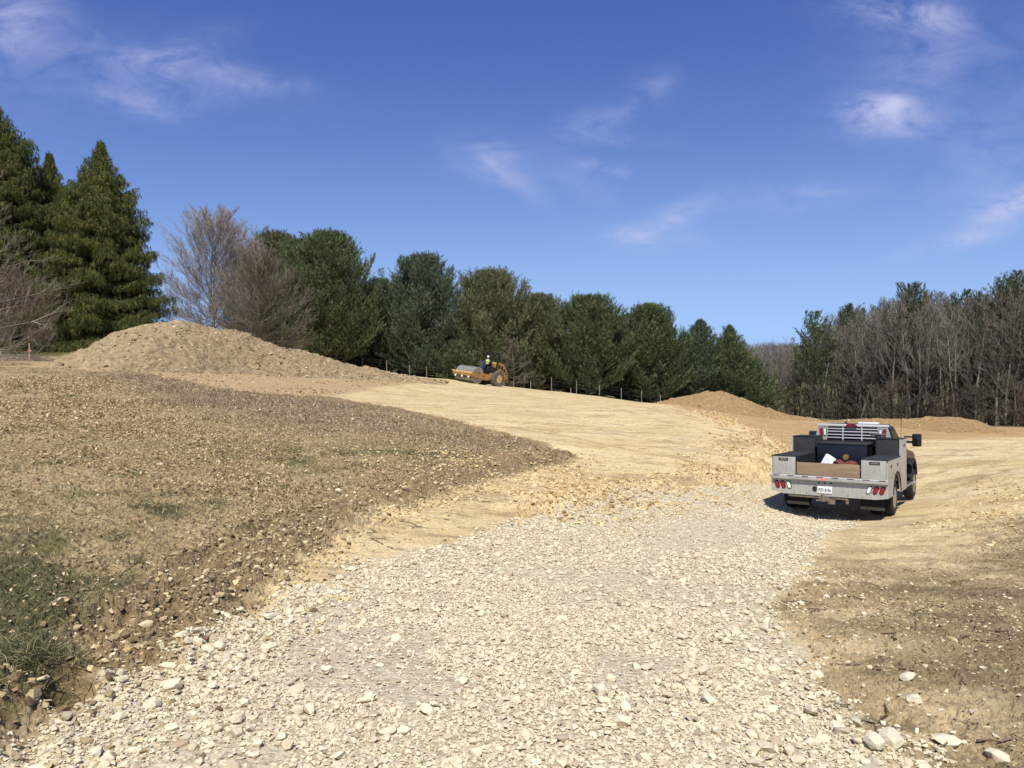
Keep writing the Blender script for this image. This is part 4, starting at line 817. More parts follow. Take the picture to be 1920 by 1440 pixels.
# materials
def tread(name, c, metal, rough):
    g = NT(name, rough, .5); co = g.coord(); w = g.t.nodes.new('ShaderNodeTexWave'); w.wave_type = 'BANDS'; w.bands_direction = 'X'; w.inputs['Scale'].default_value = 7.5; w.inputs['Distortion'].default_value = .6; w.inputs['Detail'].default_value = 1; g.t.links.new(co, w.inputs[0])
    n = g.noise(14, 4, .7, stretch=(1, 1, .25)); n2 = g.noise(2.2, 4, .6); col = g.mix(g.step(n, .4, .7, 0, .35), c, tuple(x * .62 for x in c)); col = g.mix(g.step(w.outputs['Fac'], .2, .8, 0, .14), col, tuple(x * .5 for x in c)); col = g.mix(g.step(n2, .5, .7, 0, .35), col, (.34, .29, .21))
    g.done(col, g.bump(w.outputs['Fac'], .35, .006), Metallic=metal); return g.m
alu = tread('diamond_aluminium', (.45, .435, .385), .2, .5)
alus = plain('smooth_aluminium', (.46, .445, .40), .42, .35, .5, .12, 5)
aluw = plain('bright_aluminium', (.66, .655, .62), .35, .25, .5, .06, 5)
blk = plain('black_liner', (.018, .018, .019), .75, 0, .3, .2, 12, .3)
gry = plain('charcoal_liner', (.030, .031, .032), .8, 0, .3, .2, 12, .3)
dkm = plain('dark_steel', (.03, .028, .026), .6, .3, .4, .3, 10)
tyr = plain('tyre_rubber', (.022, .021, .020), .85, 0, .3, .25, 20, .3)
chrm = plain('chrome', (.35, .35, .36), .3, .8, .5, .05)
redl = NT('red_lamp', .25, .5).done((.30, .012, .015)); whl = NT('white_lamp', .25, .5).done((.72, .72, .66)); lampr = plain('lamp_rubber', (.015, .015, .015), .6)
paint = NT('maroon_black_paint', .38, .4).done((.022, .007, .006)); glass = NT('dark_glass', .05, .6).done((.010, .013, .017))
wood = NT('board_wood', .8, .2); wood.done(wood.mix(wood.step(wood.noise(6, 5, .65, stretch=(.25, 1, 2.5)), .3, .7), (.22, .155, .095), (.31, .225, .14)))
wht = plain('white_paint', (.78, .78, .77), .5, 0, .4, .04); pnk = plain('pink_sticker', (.62, .25, .24), .6, 0, .3, .2, 30)
mudg = plain('flap_steel', (.20, .19, .16), .5, .3)
# ------------------------------------------------------------------ the service truck
tr = empty('service_truck'); M4 = Matrix([[*TRM[i], TR_LOC[i]] for i in range(3)] + [[0, 0, 0, 1]]); tr.matrix_world = M4
tag(tr, 'aluminium bodied work truck with black topped side boxes parked with its back to the camera', 'truck')
T = lambda: MB()
c = T(); [c.box(s*.43-.04, s*.43+.04, .12, 6.1, .52, .72) for s in (-1, 1)]; c.box(-.43,.43,1.1,1.3,.38,.52).cyl((0,1.2,.40),.07,1.7,'x').cyl((0,1.2,.42),.19,.30,'y'); c.box(-.4,.4,2.9,3.5,.42,.6); c.cyl((0,5.0,.42),.06,1.7,'x'); c.box(.5,1.0,3.0,3.9,.42,.66,.03); c.build('chassis', dkm, tr)
T().box(-1.19,1.19,.03,2.58,.78,.86).build('bed_floor', blk, tr)
T().prism([(-1.22,.52),(-.98,.465),(-.95,.46),(.98,.46),(1.22,.50),(1.22,.80),(-1.22,.80)], 0, .035, 'y').build('rear_skirt', alu, tr)
T().box(-1.225,1.225,-.085,.05,.80,.897,.008).build('rear_ledge', alus, tr)
c = T(); c.box(-1.225,1.225,-.088,-.084,.868,.890); c.build('ledge_stripe', aluw, tr)
for i in range(8): T().box(-1.16 + i*.316, -1.02 + i*.316, -.093, -.0885, .872, .886).build('reflector', plain('reflector_red', (.12,.02,.02)) if i == 0 else bpy.data.materials['reflector_red'], tr)
T().box(-.19,.0,-.091,-.0855,.808,.866).build('sticker', pnk, tr)
for x, til, m in ((-1.09,.34,redl),(-.96,.34,redl),(-.83,.34,whl),(1.11,-.34,redl),(.98,-.34,redl),(.85,-.34,whl)):
    g = T().prism(oval(x, .665, .092, .19, til), -.012, .001, 'y').build('tail_lamp', lampr, tr); T().prism(oval(x, .665, .066, .158, til), -.024, -.0125, 'y').build('lens', m, g)
for x in (-.18, -.055, .07): g = T().cyl((x,-.006,.745),.020,.014,'y',14).build('marker_lamp', lampr, tr)
T().prism([(-.22,.66),(-.20,.735),(.09,.735),(.11,.66),(.11,.63),(-.22,.63)], -.004, -.0005, 'y').build('plate_bracket', alus, tr)
pl = T().box(-.21,.095,-.016,-.006,.52,.672,.003).build('license_plate', wht, tr)
def text(s, size, m, parent, M, ext=.0015, name='lettering'):
    cu = bpy.data.curves.new(name, 'FONT'); cu.body = s; cu.size = size; cu.extrude = ext; cu.align_x = 'CENTER'; cu.align_y = 'CENTER'; cu.offset = size * .012
    o = bpy.data.objects.new('tmp', cu); COL.objects.link(o); dg = bpy.context.evaluated_depsgraph_get(); dg.update(); me = bpy.data.meshes.new_from_object(o.evaluated_get(dg)); bpy.data.objects.remove(o); me.transform(M); me.materials.clear(); me.materials.append(m)
    t = bpy.data.objects.new(name, me); COL.objects.link(t); t.parent = parent; return t
ink = plain('plate_ink', (.02, .03, .08), .6)
text('PZV 8106', .094, ink, pl, Matrix.Translation((-.057,-.0185,.592)) @ Matrix.Rotation(PI/2, 4, 'X') @ Matrix.Scale(.68, 4, (1,0,0)))
T().prism([(-.315,.655),(-.315,.59),(-.30,.565),(-.27,.545),(-.24,.565),(-.225,.59),(-.225,.655),(-.27,.665)], -.012, -.001, 'y').build('shield_emblem', blk, tr)
c = T(); [c.cyl((x,-.003,z),.010,.008,'y',8) for x in (-.72,-.45,.42,.72) for z in (.50,.70)]; c.build('bolt', dkm, tr)
c = T(); c.box(-.85,.42,.02,.10,.40,.455,.006); c.box(-.11,.0,-.22,.10,.36,.44,.006); c.box(-.16,.05,-.10,-.02,.36,.46); c.box(.02,.17,-.06,-.03,.30,.40); c.cyl((-.055,-.20,.46),.03,.05,'z',12); bmesh.ops.create_icosphere(c.bm, subdivisions=2, radius=.035, matrix=Matrix.Translation((-.055,-.20,.50))); c.cyl((-.16,-.06,.36),.02,.12,'x',8); c.box(.38,.43,.0,.06,.32,.42); c.build('tow_hitch', plain('rusty_steel', (.20,.16,.11), .6, .3, .4, .4, 30), tr)
for s in (-1, 1):
    f = T().box(s*.80-.25, s*.80+.25, .66, .675, .17, .50).build('mud_flap', blk, tr); T().box(s*.80-.25, s*.80+.25, .652, .659, .15, .222).build('flap_weight', mudg, f)
def tyre_prof(w, R_, r): return [(-w/2+.01, r), (-w/2, r+.05), (-w/2, R_-.05), (-w/2+.03, R_-.008), (-w/2+.06, R_), (w/2-.06, R_), (w/2-.03, R_-.008), (w/2, R_-.05), (w/2, r+.05), (w/2-.01, r)]
def wheel(x, y, R_=.405, w=.23, rim=.225, parent=tr, s=1, rm=chrm, tm=tyr, dish=.06, n=8):
    g = T().lathe(tyre_prof(w, R_, rim), (x, y, R_), 'x', 44).build('wheel', tm, parent, 30)
    c = T(); c.lathe([(s*(w/2-.005), rim+.012), (s*(w/2-.012), rim-.02), (s*(w/2-dish), rim*.80), (s*(w/2-dish+.015), rim*.45), (s*(w/2-dish+.05), rim*.38), (s*(w/2-dish+.05), .001)], (x, y, R_), 'x', 32)
    for k in range(n): t = 2*PI*k/n; c.cyl((x + s*(w/2-dish+.012), y + math.cos(t)*rim*.60, R_ + math.sin(t)*rim*.60), .014, .03, 'x', 8)
    c.build('rim', rm, g, 30); return g
for s in (-1, 1): wheel(s*1.06, 1.2, s=s); wheel(s*.80, 1.2, s=s); wheel(s*.96, 5.02, s=s, dish=.02)
# side boxes
def arch(y, r, z0, z1, y0, y1, n=14):
    return [(y0, z0), (y - r, z0)] + [(y - r*math.cos(PI*i/n), z0 + (r*.92)*math.sin(PI*i/n)) for i in range(1, n)] + [(y + r, z0), (y1, z0), (y1, z1[1])] + [(1.71, z1[1]), (1.71, z1[0]), (y0, z1[0])]
for s in (-1, 1):
    xo, xi = s*1.22, s*.69
    T().prism(arch(1.2, .50, .50, (1.300, 1.695), .036, 2.6), min(xo, xo - s*.03), max(xo, xo - s*.03), 'x').build('side_panel', alu, tr)
    b = T().box(min(xi, xo - s*.032), max(xi, xo - s*.032), .0, 1.70, .90, 1.300, .006).build('low_box', alu, tr)
    T().box(min(xi, xo - s*.0)-.004, max(xi, xo)+.004, -.006, 1.706, 1.3015, 1.322, .004).build('lid', gry, b)
    h = T().box(min(xi, xo - s*.032), max(xi, xo - s*.032), 1.712, 2.60, .90, 1.690, .006).build('high_box', gry, tr)
    T().box(min(xi, xo)-.002, max(xi, xo)+.002, 1.700, 2.604, 1.6915, 1.706, .004).build('lid', blk, h)
    T().box(min(s*1.195, s*1.224), max(s*1.195, s*1.224), 1.690, 1.706, 1.3225, 1.70).build('corner_trim', alus, h)
    T().box(min(xi - s*.012, xi - s*.001), max(xi - s*.012, xi - s*.001), .01, 1.70, .90, 1.295).build('inner_liner', blk, b)
    f = T().box(s*.955-.105, s*.955+.105, -.008, -.001, 1.205, 1.268, .004).build('latch', blk, b); T().box(s*.955-.075, s*.955+.075, -.014, -.009, 1.218, 1.254, .004).build('handle', mudg, f)
    # door seams and latches on the side
    for (y0, y1, z0, z1) in ((.08, .62, .93, 1.26), (.70, 1.66, .98, 1.26), (1.76, 2.54, .56, 1.64)):
        d = T().box(min(xo+s*.001, xo+s*.007), max(xo+s*.001, xo+s*.007), y0, y1, z0, z1, .002).build('box_door', alus, tr); ym = (y0+y1)/2; T().box(min(xo+s*.0075, xo+s*.018), max(xo+s*.0075, xo+s*.018), ym-.06, ym+.06, z1-.12, z1-.07, .004).build('handle', blk, d)
    c = T(); n = 14
    pts = [(1.2 - .54*math.cos(PI*i/n), .52 + .49*math.sin(PI*i/n)) for i in range(n+1)]; pin = [(1.2 - .50*math.cos(PI*i/n), .52 + .45*math.sin(PI*i/n)) for i in range(n+1)]
    c.prism(pts + pin[::-1], min(xo, xo+s*.014), max(xo, xo+s*.014), 'x').build('wheel_arch_trim', blk, tr)
T().box(-.66,.66,-.005,.035,.905,1.185,.005).build('tailboard', wood.m, tr)
# headache rack
rk = T(); n = 1
rk.box(-.83,.83,2.615,2.685,1.945,2.005,.008); rk.build('rack_beam', aluw, tr)
for s in (-1, 1): 
    p = T().prism([(s*.80,1.945),(s*.57,1.945),(s*.60,1.60),(s*.90,1.60)], 2.63, 2.675, 'y').build('rack_wing', alus, tr)
    for x, m in ((.735, redl), (.645, whl)): g = T().prism(oval(s*x, 1.80, .075, .20, s*-.06), 2.615, 2.629, 'y').build('rack_lamp', lampr, p); T().prism(oval(s*x, 1.80, .052, .172, s*-.06), 2.604, 2.6145, 'y').build('lens', m, g)
for z in (1.885, 1.815, 1.735, 1.66): T().box(-.585,.585,2.640,2.665,z-.011,z+.011,.003).build('rack_bar', aluw, tr)
T().box(-.215,.215,2.640,2.665,1.565,1.590,.003).build('rack_bar', aluw, tr)
for x in (-.22, .22): T().box(x-.011,x+.011,2.628,2.639,1.50,1.944).build('rack_post', aluw, tr)
T().box(-.87,.87,2.62,2.69,1.50,1.598).build('rack_base', blk, tr)
T().prism([(-.13,1.925),(.10,1.925),(.12,1.965),(.07,2.015),(-.10,2.015),(-.15,1.965)], 2.585, 2.612, 'y').build('brake_lamp', NT('dark_red_lamp', .3, .5).done((.13, .01, .02)), tr)
# cab
cabp = [(2.78,.62),(2.78,1.36),(4.45,1.36),(4.6,1.33),(5.85,1.20),(5.98,1.05),(6.0,.70),(5.5,.66),(5.45,.78),(5.30,.90),(5.02,.96),(4.74,.90),(4.59,.78),(4.52,.62)]
T().prism(cabp, -.97, .97, 'x', .03).build('cab_body', paint, tr)
g = bmesh.new(); lo_ = [(-.95,2.80,1.355),(.95,2.80,1.355),(.95,4.42,1.355),(-.95,4.42,1.355)]; hi_ = [(-.74,2.90,2.00),(.74,2.90,2.00),(.74,3.72,2.00),(-.74,3.72,2.00)]
m = T(); vl = [m.bm.verts.new(p) for p in lo_]; vh_ = [m.bm.verts.new(p) for p in hi_]; m.bm.faces.new(vl[::-1]); m.bm.faces.new(vh_)
for i in range(4): m.bm.faces.new([vl[i], vl[(i+1) % 4], vh_[(i+1) % 4], vh_[i]])
bmesh.ops.bevel(m.bm, geom=m.bm.edges[:], offset=.05, segments=3, affect='EDGES'); m.build('cab_roof', paint, tr)
g.free()
def quad(p, q, r, s, name, mat, off, th=.008):
    m = T(); P = [Vector(v) for v in (p, q, r, s)]; nrm = (P[1]-P[0]).cross(P[3]-P[0]).normalized(); a = [m.bm.verts.new(v + nrm*off) for v in P]; b = [m.bm.verts.new(v + nrm*(off+th)) for v in P]
    m.bm.faces.new(a[::-1]); m.bm.faces.new(b)
    for i in range(4): m.bm.faces.new([a[i], a[(i+1) % 4], b[(i+1) % 4], b[i]])
    return m.build(name, mat, tr, 0)
quad((-.80,2.820,1.45),(.80,2.820,1.45),(.68,2.892,1.93),(-.68,2.892,1.93),'rear_window', glass, .004)
quad((-.80,4.300,1.43),(-.68,3.80,1.93),(.68,3.80,1.93),(.80,4.300,1.43),'windshield', glass, .012)
quad((.925,3.02,1.43),(.925,4.12,1.43),(.77,3.66,1.92),(.77,3.06,1.92),'side_window', glass, .008)
quad((-.925,4.12,1.43),(-.925,3.02,1.43),(-.77,3.06,1.92),(-.77,3.66,1.92),'side_window', glass, .008)
T().box(.06,.54,3.0,3.16,2.004,2.05,.012).build('roof_white_bar', wht, tr); T().cyl((-.22,3.0,2.03),.03,.06,'z',12).build('roof_beacon', blk, tr)  # plain white bar across the cab roof
for s in (-1, 1):
    d = T().box(min(s*.971,s*.979), max(s*.971,s*.979), 3.0, 4.25, .68, 1.34, .01).build('door', paint, tr); T().box(min(s*.98,s*1.0), max(s*.98,s*1.0), 3.08, 3.28, 1.16, 1.20, .006).build('door_handle', blk, d)
    a = T().prism([(5.02-.56*math.cos(PI*i/12), .60+.48*math.sin(PI*i/12)) for i in range(13)] + [(5.02+.47*math.cos(PI*i/12)*1., .60+.40*math.sin(PI*i/12)) for i in range(13)], min(s*.95,s*1.08), max(s*.95,s*1.08), 'x').build('fender_flare', blk, tr)
    T().box(min(s*.99,s*1.14), max(s*.99,s*1.14), 2.95, 4.3, .46, .52, .02).build('side_step', chrm, tr)
    mr = T().box(min(s*.97,s*1.20), max(s*.97,s*1.20), 3.98, 4.04, 1.52, 1.58).box(min(s*.97,s*1.20), max(s*.97,s*1.20), 3.98, 4.04, 1.66, 1.70).build('mirror_arm', blk, tr)
    q = T().box(min(s*1.16,s*1.37), max(s*1.16,s*1.37), 3.95, 4.09, 1.44, 1.76, .035).build('mirror', blk, tr); T().box(s*1.265-.08, s*1.265+.08, 3.944, 3.9495, 1.47, 1.74, .002).build('mirror_glass', NT('mirror_glass', .08, .8).done((.03,.032,.036), Metallic=.6), q)
T().box(-.98,.98,6.0,6.14,.50,.74,.03).build('front_bumper', chrm, tr)
T().tube([(.80,4.62,1.30),(.84,4.55,2.25)], .005, 6).build('antenna', blk, tr)
# cargo in the bed: things of their own
def inbed(name, label, cat, x, y, z, rz=0): e = empty(name); e.matrix_world = M4 @ Matrix.Translation((x, y, z)) @ Matrix.Rotation(rz, 4, 'Z'); tag(e, label, cat); return e
e = inbed('storage_chest', 'big black chest across the truck bed under the rack', 'chest', -.06, 2.05, .865)
T().box(-.56,.56,-.36,.36,0,.66,.012).build('chest_body', NT('black_gloss', .35, .5).done((.008,.009,.014)), e); T().box(-.58,.58,-.38,.38,.665,.71,.012).build('lid', gry, e)
e = inbed('hose_coil', 'tangled grey hoses lying on the right box by the rack', 'hoses', .63, 2.35, 1.706)
for k in range(3):
    r_ = random.Random(k); pts = [(math.cos(t*.8+k)*(.13+.03*k)+r_.gauss(0,.012), math.sin(t*.8+k)*(.10+.02*k), .02+.022*k+.02*abs(math.sin(t*1.3))) for t in range(9)]
    T().tube(pts, .011, 6).build('hose', [alus, blk, mudg][k], e)
def blob_mesh(pts, seed, name, mat, parent=None):
    bm = bmesh.new(); [bm.verts.new(p) for p in pts]; bmesh.ops.convex_hull(bm, input=bm.verts[:]); [bm.verts.remove(v) for v in bm.verts[:] if not v.link_faces]; me = bpy.data.meshes.new(name); bm.to_mesh(me); bm.free(); me.materials.append(mat); o = bpy.data.objects.new(name, me); COL.objects.link(o)
    if parent: o.parent = parent
    return o
o = blob_mesh([(-.20,0,0),(.13,0,0),(.17,.16,0),(-.18,.2,0),(-.04,.02,.31),(.01,.04,.31),(.12,.05,.22),(.15,.14,.20),(-.10,.12,.20)], 1, 'folded_sheet', wht); o.matrix_world = M4 @ Matrix.Translation((-.12,.55,1.05)); tag(o, 'peaked white folded sheet standing in the truck bed', 'sheet')
o = T().box(-.32,.32,-.25,.25,0,.18,.02).build('plastic_crate', gry); o.matrix_world = M4 @ Matrix.Translation((-.12,.62,.865)); tag(o, 'dark crate under the white sheet in the truck bed', 'crate')
rnb = plain('red_cloth', (.17,.05,.04), .85, 0, .2, .3, 9)
r_ = np.random.default_rng(4); o = blob_mesh([tuple(p) for p in (unit(r_.normal(size=(60,3))) * [.17,.15,.10] + [0,0,.10])], 2, 'red_bag', rnb); o.matrix_world = M4 @ Matrix.Translation((.36,.62,1.03)); tag(o, 'dark red lumpy bag in the truck bed right of the white sheet', 'bag')
o = blob_mesh([tuple(p) for p in (unit(r_.normal(size=(40,3))) * [.13,.12,.10] + [0,0,.09])], 2, 'red_bag', rnb); o.matrix_world = M4 @ Matrix.Translation((.14,.42,1.07)); tag(o, 'smaller flat red bag directly beside the white sheet', 'bag')
o = T().box(-.45,.45,-.28,.28,0,.16,.01).build('wooden_pallet', wood.m); o.matrix_world = M4 @ Matrix.Translation((.26,.62,.867)); o.hide_render = False; tag(o, 'low wooden box under the red bags in the truck bed', 'box')
c = T(); [c.lathe([(-.04,.035),(-.04,.062),(.04,.062),(.04,.035)], (0,0,.08+.0*k), 'x', 18) for k in (0,)]; o = c.build('bronze_coil', plain('bronze', (.35,.22,.08), .4, .6, .5, .4, 60)); o.matrix_world = M4 @ Matrix.Translation((.26,.60,1.225)) @ Matrix.Rotation(PI/2, 4, 'Z'); tag(o, 'small round bronze coil lying on top of the dark red bag', 'coil')

# ------------------------------------------------------------------ the roller
yel = plain('machine_yellow', (.34,.19,.055), .55, 0, .4, .3, 3); yeld = plain('dusty_yellow', (.52,.34,.13), .6, 0, .3, .25, 3)
stl = plain('drum_steel', (.34,.32,.28), .45, .5, .5, .2, 3); dust = plain('dusty_rubber', (.12,.105,.08), .9, 0, .2, .35, 4)
def on_slope(u, D, head):
    x, y, z = ground_at(u, D); s = .9; nx = (hz(x+s, y) - hz(x-s, y)) / (2*s); ny = (hz(x, y+s) - hz(x, y-s)) / (2*s); n = Vector((-nx, -ny, 1)).normalized(); f = Vector((head[0], head[1], 0)); f = (f - n * f.dot(n)).normalized(); r = f.cross(n).normalized()
    M = Matrix.Identity(4)
    for i in range(3): M[i][0], M[i][1], M[i][2] = r[i], f[i], n[i]
    M[0][3], M[1][3], M[2][3] = x, y, z + .0; return M
MR = on_slope(899, 70.5, (-math.sin(R(40)), -math.cos(R(40)))); ro = empty('road_roller'); ro.matrix_world = MR; tag(ro, 'yellow single drum soil roller working in front of the pines', 'road roller')
dr = T().cyl((0,1.55,.76),.76,2.12,'x',48,bev=.02).build('drum', stl, ro); [T().cyl((s*1.065,1.55,.76),.30,.05,'x',24).cyl((s*1.09,1.55,.76),.14,.08,'x',16).build('hub', dkm, dr) for s in (-1,1)]
c = T()
for s in (-1, 1): c.prism([(2.46,.60),(2.46,.98),(1.2,1.02),(.25,1.0),(.05,.86),(.05,.52),(.5,.42),(1.3,.46)], min(s*1.12,s*1.22), max(s*1.12,s*1.22), 'x', .01)
c.box(-1.12,1.12,2.38,2.52,.62,1.0,.02); c.box(-1.12,1.12,.32,.50,.50,1.0,.02); c.build('drum_frame', yel, ro)
T().box(-1.22,1.22,2.521,2.56,.80,1.0,.01).build('front_bar', yeld, ro)
for x in (-.55,-.15,.25): T().box(x-.10,x+.10,2.5605,2.568,.90,.94).build('bar_slot', dkm, ro)
for x in (-.8,0,.8): T().box(x-.07,x+.07,2.40,2.54,.44,.60,.01).build('scraper_bracket', wht, ro)
T().box(-1.05,1.05,2.36,2.40,.40,.48).build('scraper', dkm, ro)
T().prism([(1.4,.62),(1.28,.80),(1.16,.90),(1.04,.80),(.92,.62)][::-1] , 0,.001,'x') if False else None
T().prism([(.95,.84),(1.15,.84),(1.05,.62)], -1.2285, -1.2215, 'x').build('frame_emblem', dkm, ro); T().prism([(.95,.84),(1.15,.84),(1.05,.62)], 1.2215, 1.2285, 'x').build('frame_emblem', dkm, ro)
T().box(-.35,.35,-.35,.32,.55,.95,.03).build('joint', dkm, ro)
T().box(-.80,.80,-2.6,-.30,.60,1.22,.04).build('rear_chassis', yel, ro)
for s in (-1, 1):
    g = wheel(s*.86, -1.35, .76, .52, .36, ro, s, yeld, dust, .14, 10)
    c = T()
    for k in range(20):
        t = 2*PI*k/20
        for q in (-1, 1): 
            y, z = -1.35 + math.cos(t + q*.08)*.765, .76 + math.sin(t + q*.08)*.765; c.tube([(s*.86 + q*.03, y, z), (s*.86 + q*.25, -1.35 + math.cos(t + q*.26)*.755, .76 + math.sin(t + q*.26)*.755)], .03, 5)
    c.build('tread', dust, g)
T().box(-.80,.80,-1.15,.25,1.26,1.36,.02).build('platform', dkm, ro)
c = T(); [c.box(s*.82-.03, s*.82+.03, -1.1,.2,1.36,1.75) for s in (-1,1)]; c.build('platform_side', dkm, ro)
T().box(-.26,.26,-.95,-.45,1.36,1.82,.05).box(-.26,.26,-1.02,-.90,1.80,2.35,.05).build('seat', blk, ro)
T().prism([(.20,1.36),(.02,1.36),(-.02,2.05),(.10,2.16),(.22,2.08)], -.25,.25,'x',.01).build('console', plain('console_grey', (.06,.065,.07), .5), ro); T().tube([(0,.02,2.1),(0,-.10,2.24)], .025).lathe([(-.012,.14),(.012,.14),(.012,.17),(-.012,.17)], (0,-.12,2.25), 'z', 20).build('steering_wheel', blk, ro)
for s in (-1, 1): T().tube([(s*.78,.18,1.36),(s*.78,.18,1.98),(s*.78,-.7,1.98),(s*.78,-.7,1.36)], .02, 6).build('handrail', dkm, ro)
c = T(); [c.box(s*.74-.05, s*.74+.05, -1.22,-1.10,1.22,3.05,.01) for s in (-1,1)]; c.box(-.79,.79,-1.22,-1.10,3.05,3.15,.01).build('rollover_bar', blk, ro)
hp = [(-1.30,1.22),(-1.30,2.14),(-1.45,2.26),(-1.75,2.28),(-2.1,2.20),(-2.45,2.00),(-2.75,1.70),(-2.95,1.30),(-3.02,.95),(-2.95,.75),(-2.6,.70),(-2.3,.85),(-2.2,1.22)]
h = T().prism(hp, -.70,.70,'x',.04).build('hood', yel, ro)
for s in (-1, 1):
    for (y0, y1, z0, z1) in ((-1.75,-1.45,1.72,2.05),(-2.15,-1.85,1.62,1.98),(-2.5,-2.25,1.45,1.78),(-2.75,-2.6,1.1,1.42)): T().box(min(s*.7005,s*.708), max(s*.7005,s*.708), y0, y1, z0, z1).build('louvre', dkm, h)
T().cyl((.3,-1.6,2.45),.05,.4,'z',12).build('exhaust', dkm, ro)
T().box(-.75,.75,-3.12,-2.7,.62,.92,.04).build('rear_bumper', plain('bumper_red', (.22,.06,.04), .6), ro)
# operator, seated and facing the drum
pe = empty('person'); pe.matrix_world = MR @ Matrix.Translation((0,-.62,1.83)); tag(pe, 'person in a yellow green safety vest and white hard hat sitting on the roller', 'person')
J = {'pel':(0,-.05,.10),'sp1':(0,-.06,.28),'sp2':(0,-.04,.48),'nk':(0,-.03,.60),'hd':(0,0,.72),'tp':(0,0,.84)}
E_ = [('pel','sp1'),('sp1','sp2'),('sp2','nk'),('nk','hd'),('hd','tp')]; RR = {'pel':.15,'sp1':.15,'sp2':.16,'nk':.06,'hd':.095,'tp':.075}
for s, n_ in ((-1,'l'),(1,'r')):
    J.update({'sh'+n_:(s*.20,-.03,.52),'el'+n_:(s*.27,.10,.30),'wr'+n_:(s*.15,.38,.36),'ha'+n_:(s*.12,.46,.39),'hp'+n_:(s*.11,0,.08),'kn'+n_:(s*.15,.42,.10),'an'+n_:(s*.15,.48,-.34),'to'+n_:(s*.15,.64,-.38)})
    RR.update({'sh'+n_:.075,'el'+n_:.052,'wr'+n_:.036,'ha'+n_:.042,'hp'+n_:.10,'kn'+n_:.075,'an'+n_:.05,'to'+n_:.045})
    E_ += [('sp2','sh'+n_),('sh'+n_,'el'+n_),('el'+n_,'wr'+n_),('wr'+n_,'ha'+n_),('pel','hp'+n_),('hp'+n_,'kn'+n_),('kn'+n_,'an'+n_),('an'+n_,'to'+n_)]
    for f in range(5): a = (f-2)*.3; J['f%d'%f+n_] = (s*.12+math.sin(a)*.045, .46+math.cos(a)*.075, .37-.01*f); RR['f%d'%f+n_] = .011; E_.append(('ha'+n_,'f%d'%f+n_))
ks = list(J); me = bpy.data.meshes.new('body'); me.from_pydata([J[k] for k in ks], [(ks.index(a), ks.index(b)) for a, b in E_], []); bo = bpy.data.objects.new('body', me); COL.objects.link(bo)
md = bo.modifiers.new('skin', 'SKIN'); sv = me.skin_vertices[0].data
for i, k in enumerate(ks): sv[i].radius = (RR[k], RR[k]*(.8 if k in ('sp1','sp2','pel') else 1)); sv[i].use_root = (k == 'pel')
bo.modifiers.new('sub', 'SUBSURF').render_levels = 1; dg = bpy.context.evaluated_depsgraph_get(); dg.update(); m2 = bpy.data.meshes.new_from_object(bo.evaluated_get(dg)); bo.modifiers.clear(); bo.data = m2; bo.parent = pe
skin_ = plain('skin', (.45,.27,.19), .6); jean = plain('jeans', (.05,.07,.12), .9); shirt = plain('shirt_grey', (.20,.22,.24), .9); m2.materials.clear()
for m in (skin_, jean, shirt): m2.materials.append(m)
for p in m2.polygons: z = p.center.z; y = p.center.y; p.material_index = 0 if z > .60 or (y > .34 and z > .28) else (1 if z < .20 else 2); p.use_smooth = True
c = T(); n = 16
rings = [(.14,.19,.15),(.30,.185,.15),(.46,.215,.155),(.555,.16,.12)]; pr = None
for (z, a, b) in rings:
    rg2 = [c.bm.verts.new((math.cos(2*PI*i/n)*a, -.05+math.sin(2*PI*i/n)*b, z)) for i in range(n)]
    if pr: [c.bm.faces.new([pr[i], pr[(i+1) % n], rg2[(i+1) % n], rg2[i]]) for i in range(n)]
    pr = rg2
c.build('safety_vest', plain('hi_vis', (.55,.75,.10), .7), pe)
c = T(); c.lathe([(0,.135),(.01,.14),(.02,.115),(.07,.105),(.11,.075),(.13,.001)], (0,.01,.80), 'z', 20).build('hard_hat', wht, pe)

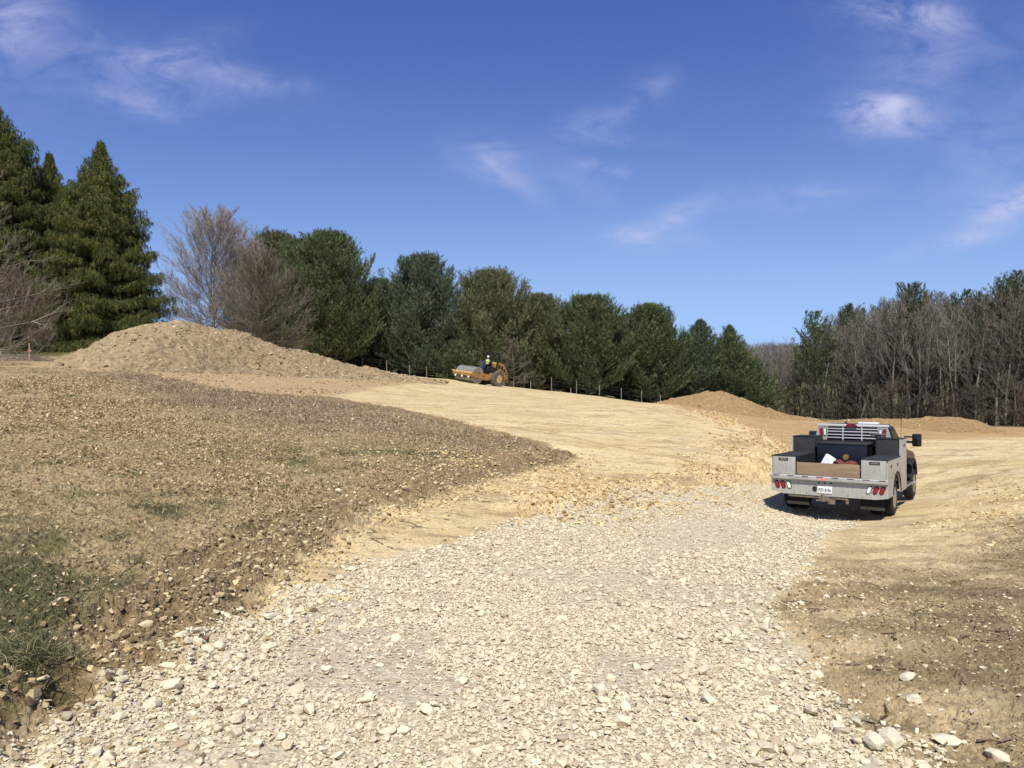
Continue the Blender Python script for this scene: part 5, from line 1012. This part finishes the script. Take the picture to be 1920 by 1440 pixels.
# ------------------------------------------------------------------ wire fence, stakes
pst = plain('post_wood', (.20,.185,.15), .9, 0, .2, .25, 4); FP = [(632,690,80),(680,696,80),(725,702,79),(768,707,78),(800,712,78),(945,722,77.5),(983,728,78),(1034,733,78),(1081,739,78.5),(1124,744,79),(1165,748,79),(1203,754,80),(1238,759,82)]
fe = empty('wire_fence', (0,0,0)); tag(fe, 'low wire fence on thin weathered posts below the pines', 'fence'); tops = []
for i, (u, v, D) in enumerate(FP):
    x, y, z = ground_at(u, D); h = [1.15,1.2,1.25,1.1,1.15,1.1,1.3,1.35,1.35,1.25,1.2,1.25,1.1][i]; lx = random.Random(i).gauss(0,.03); T().box(x-.035,x+.035,y-.035,y+.035,z-.3,z+h).build('post', pst, fe, 0); tops.append((x, y, z, h))
c = T()
for a, b in zip(tops[:-1], tops[1:]):
    for k in (.45, .75, .97): c.tube([(a[0], a[1]-.037, a[2]+a[3]*k), (b[0], b[1]-.037, b[2]+b[3]*k)], .003, 4)
c.build('wire', plain('fence_wire', (.22,.21,.19), .6, .5), fe)
for i, (u, v, D, h, lb) in enumerate(((995,727,76,.8,'short grey stake just right of the first fence posts behind the roller'),(1070,739,76,.45,'stubby pale stake beside the middle fence post'))):
    x, y, z = ground_at(u, D); o = T().prism([(-.04,-.2),(.04,-.2),(.04,h),(0,h+.05),(-.04,h)], -.02,.02,'y').build('wooden_stake', pst, None, 0); o.location = (x, y, z); tag(o, lb, 'stake')
x, y, z = ground_at(55, 47); sk = empty('survey_stake', (x, y, z), .2); tag(sk, 'thin pinkish survey stake with a ribbon at the far left of the field', 'survey stake')
T().prism([(-.022,-.25),(.022,-.25),(.022,1.12),(0,1.16),(-.022,1.12)], -.012,.012,'y').build('lath', plain('lath_wood', (.50,.33,.26), .9), sk, 0); T().box(.02,.14,-.016,-.013,.66,.70).box(-.025,.025,-.016,-.0125,.60,.78).build('ribbon', plain('pink_ribbon', (.75,.30,.30), .7), sk, 0)
bpy.context.view_layer.update()
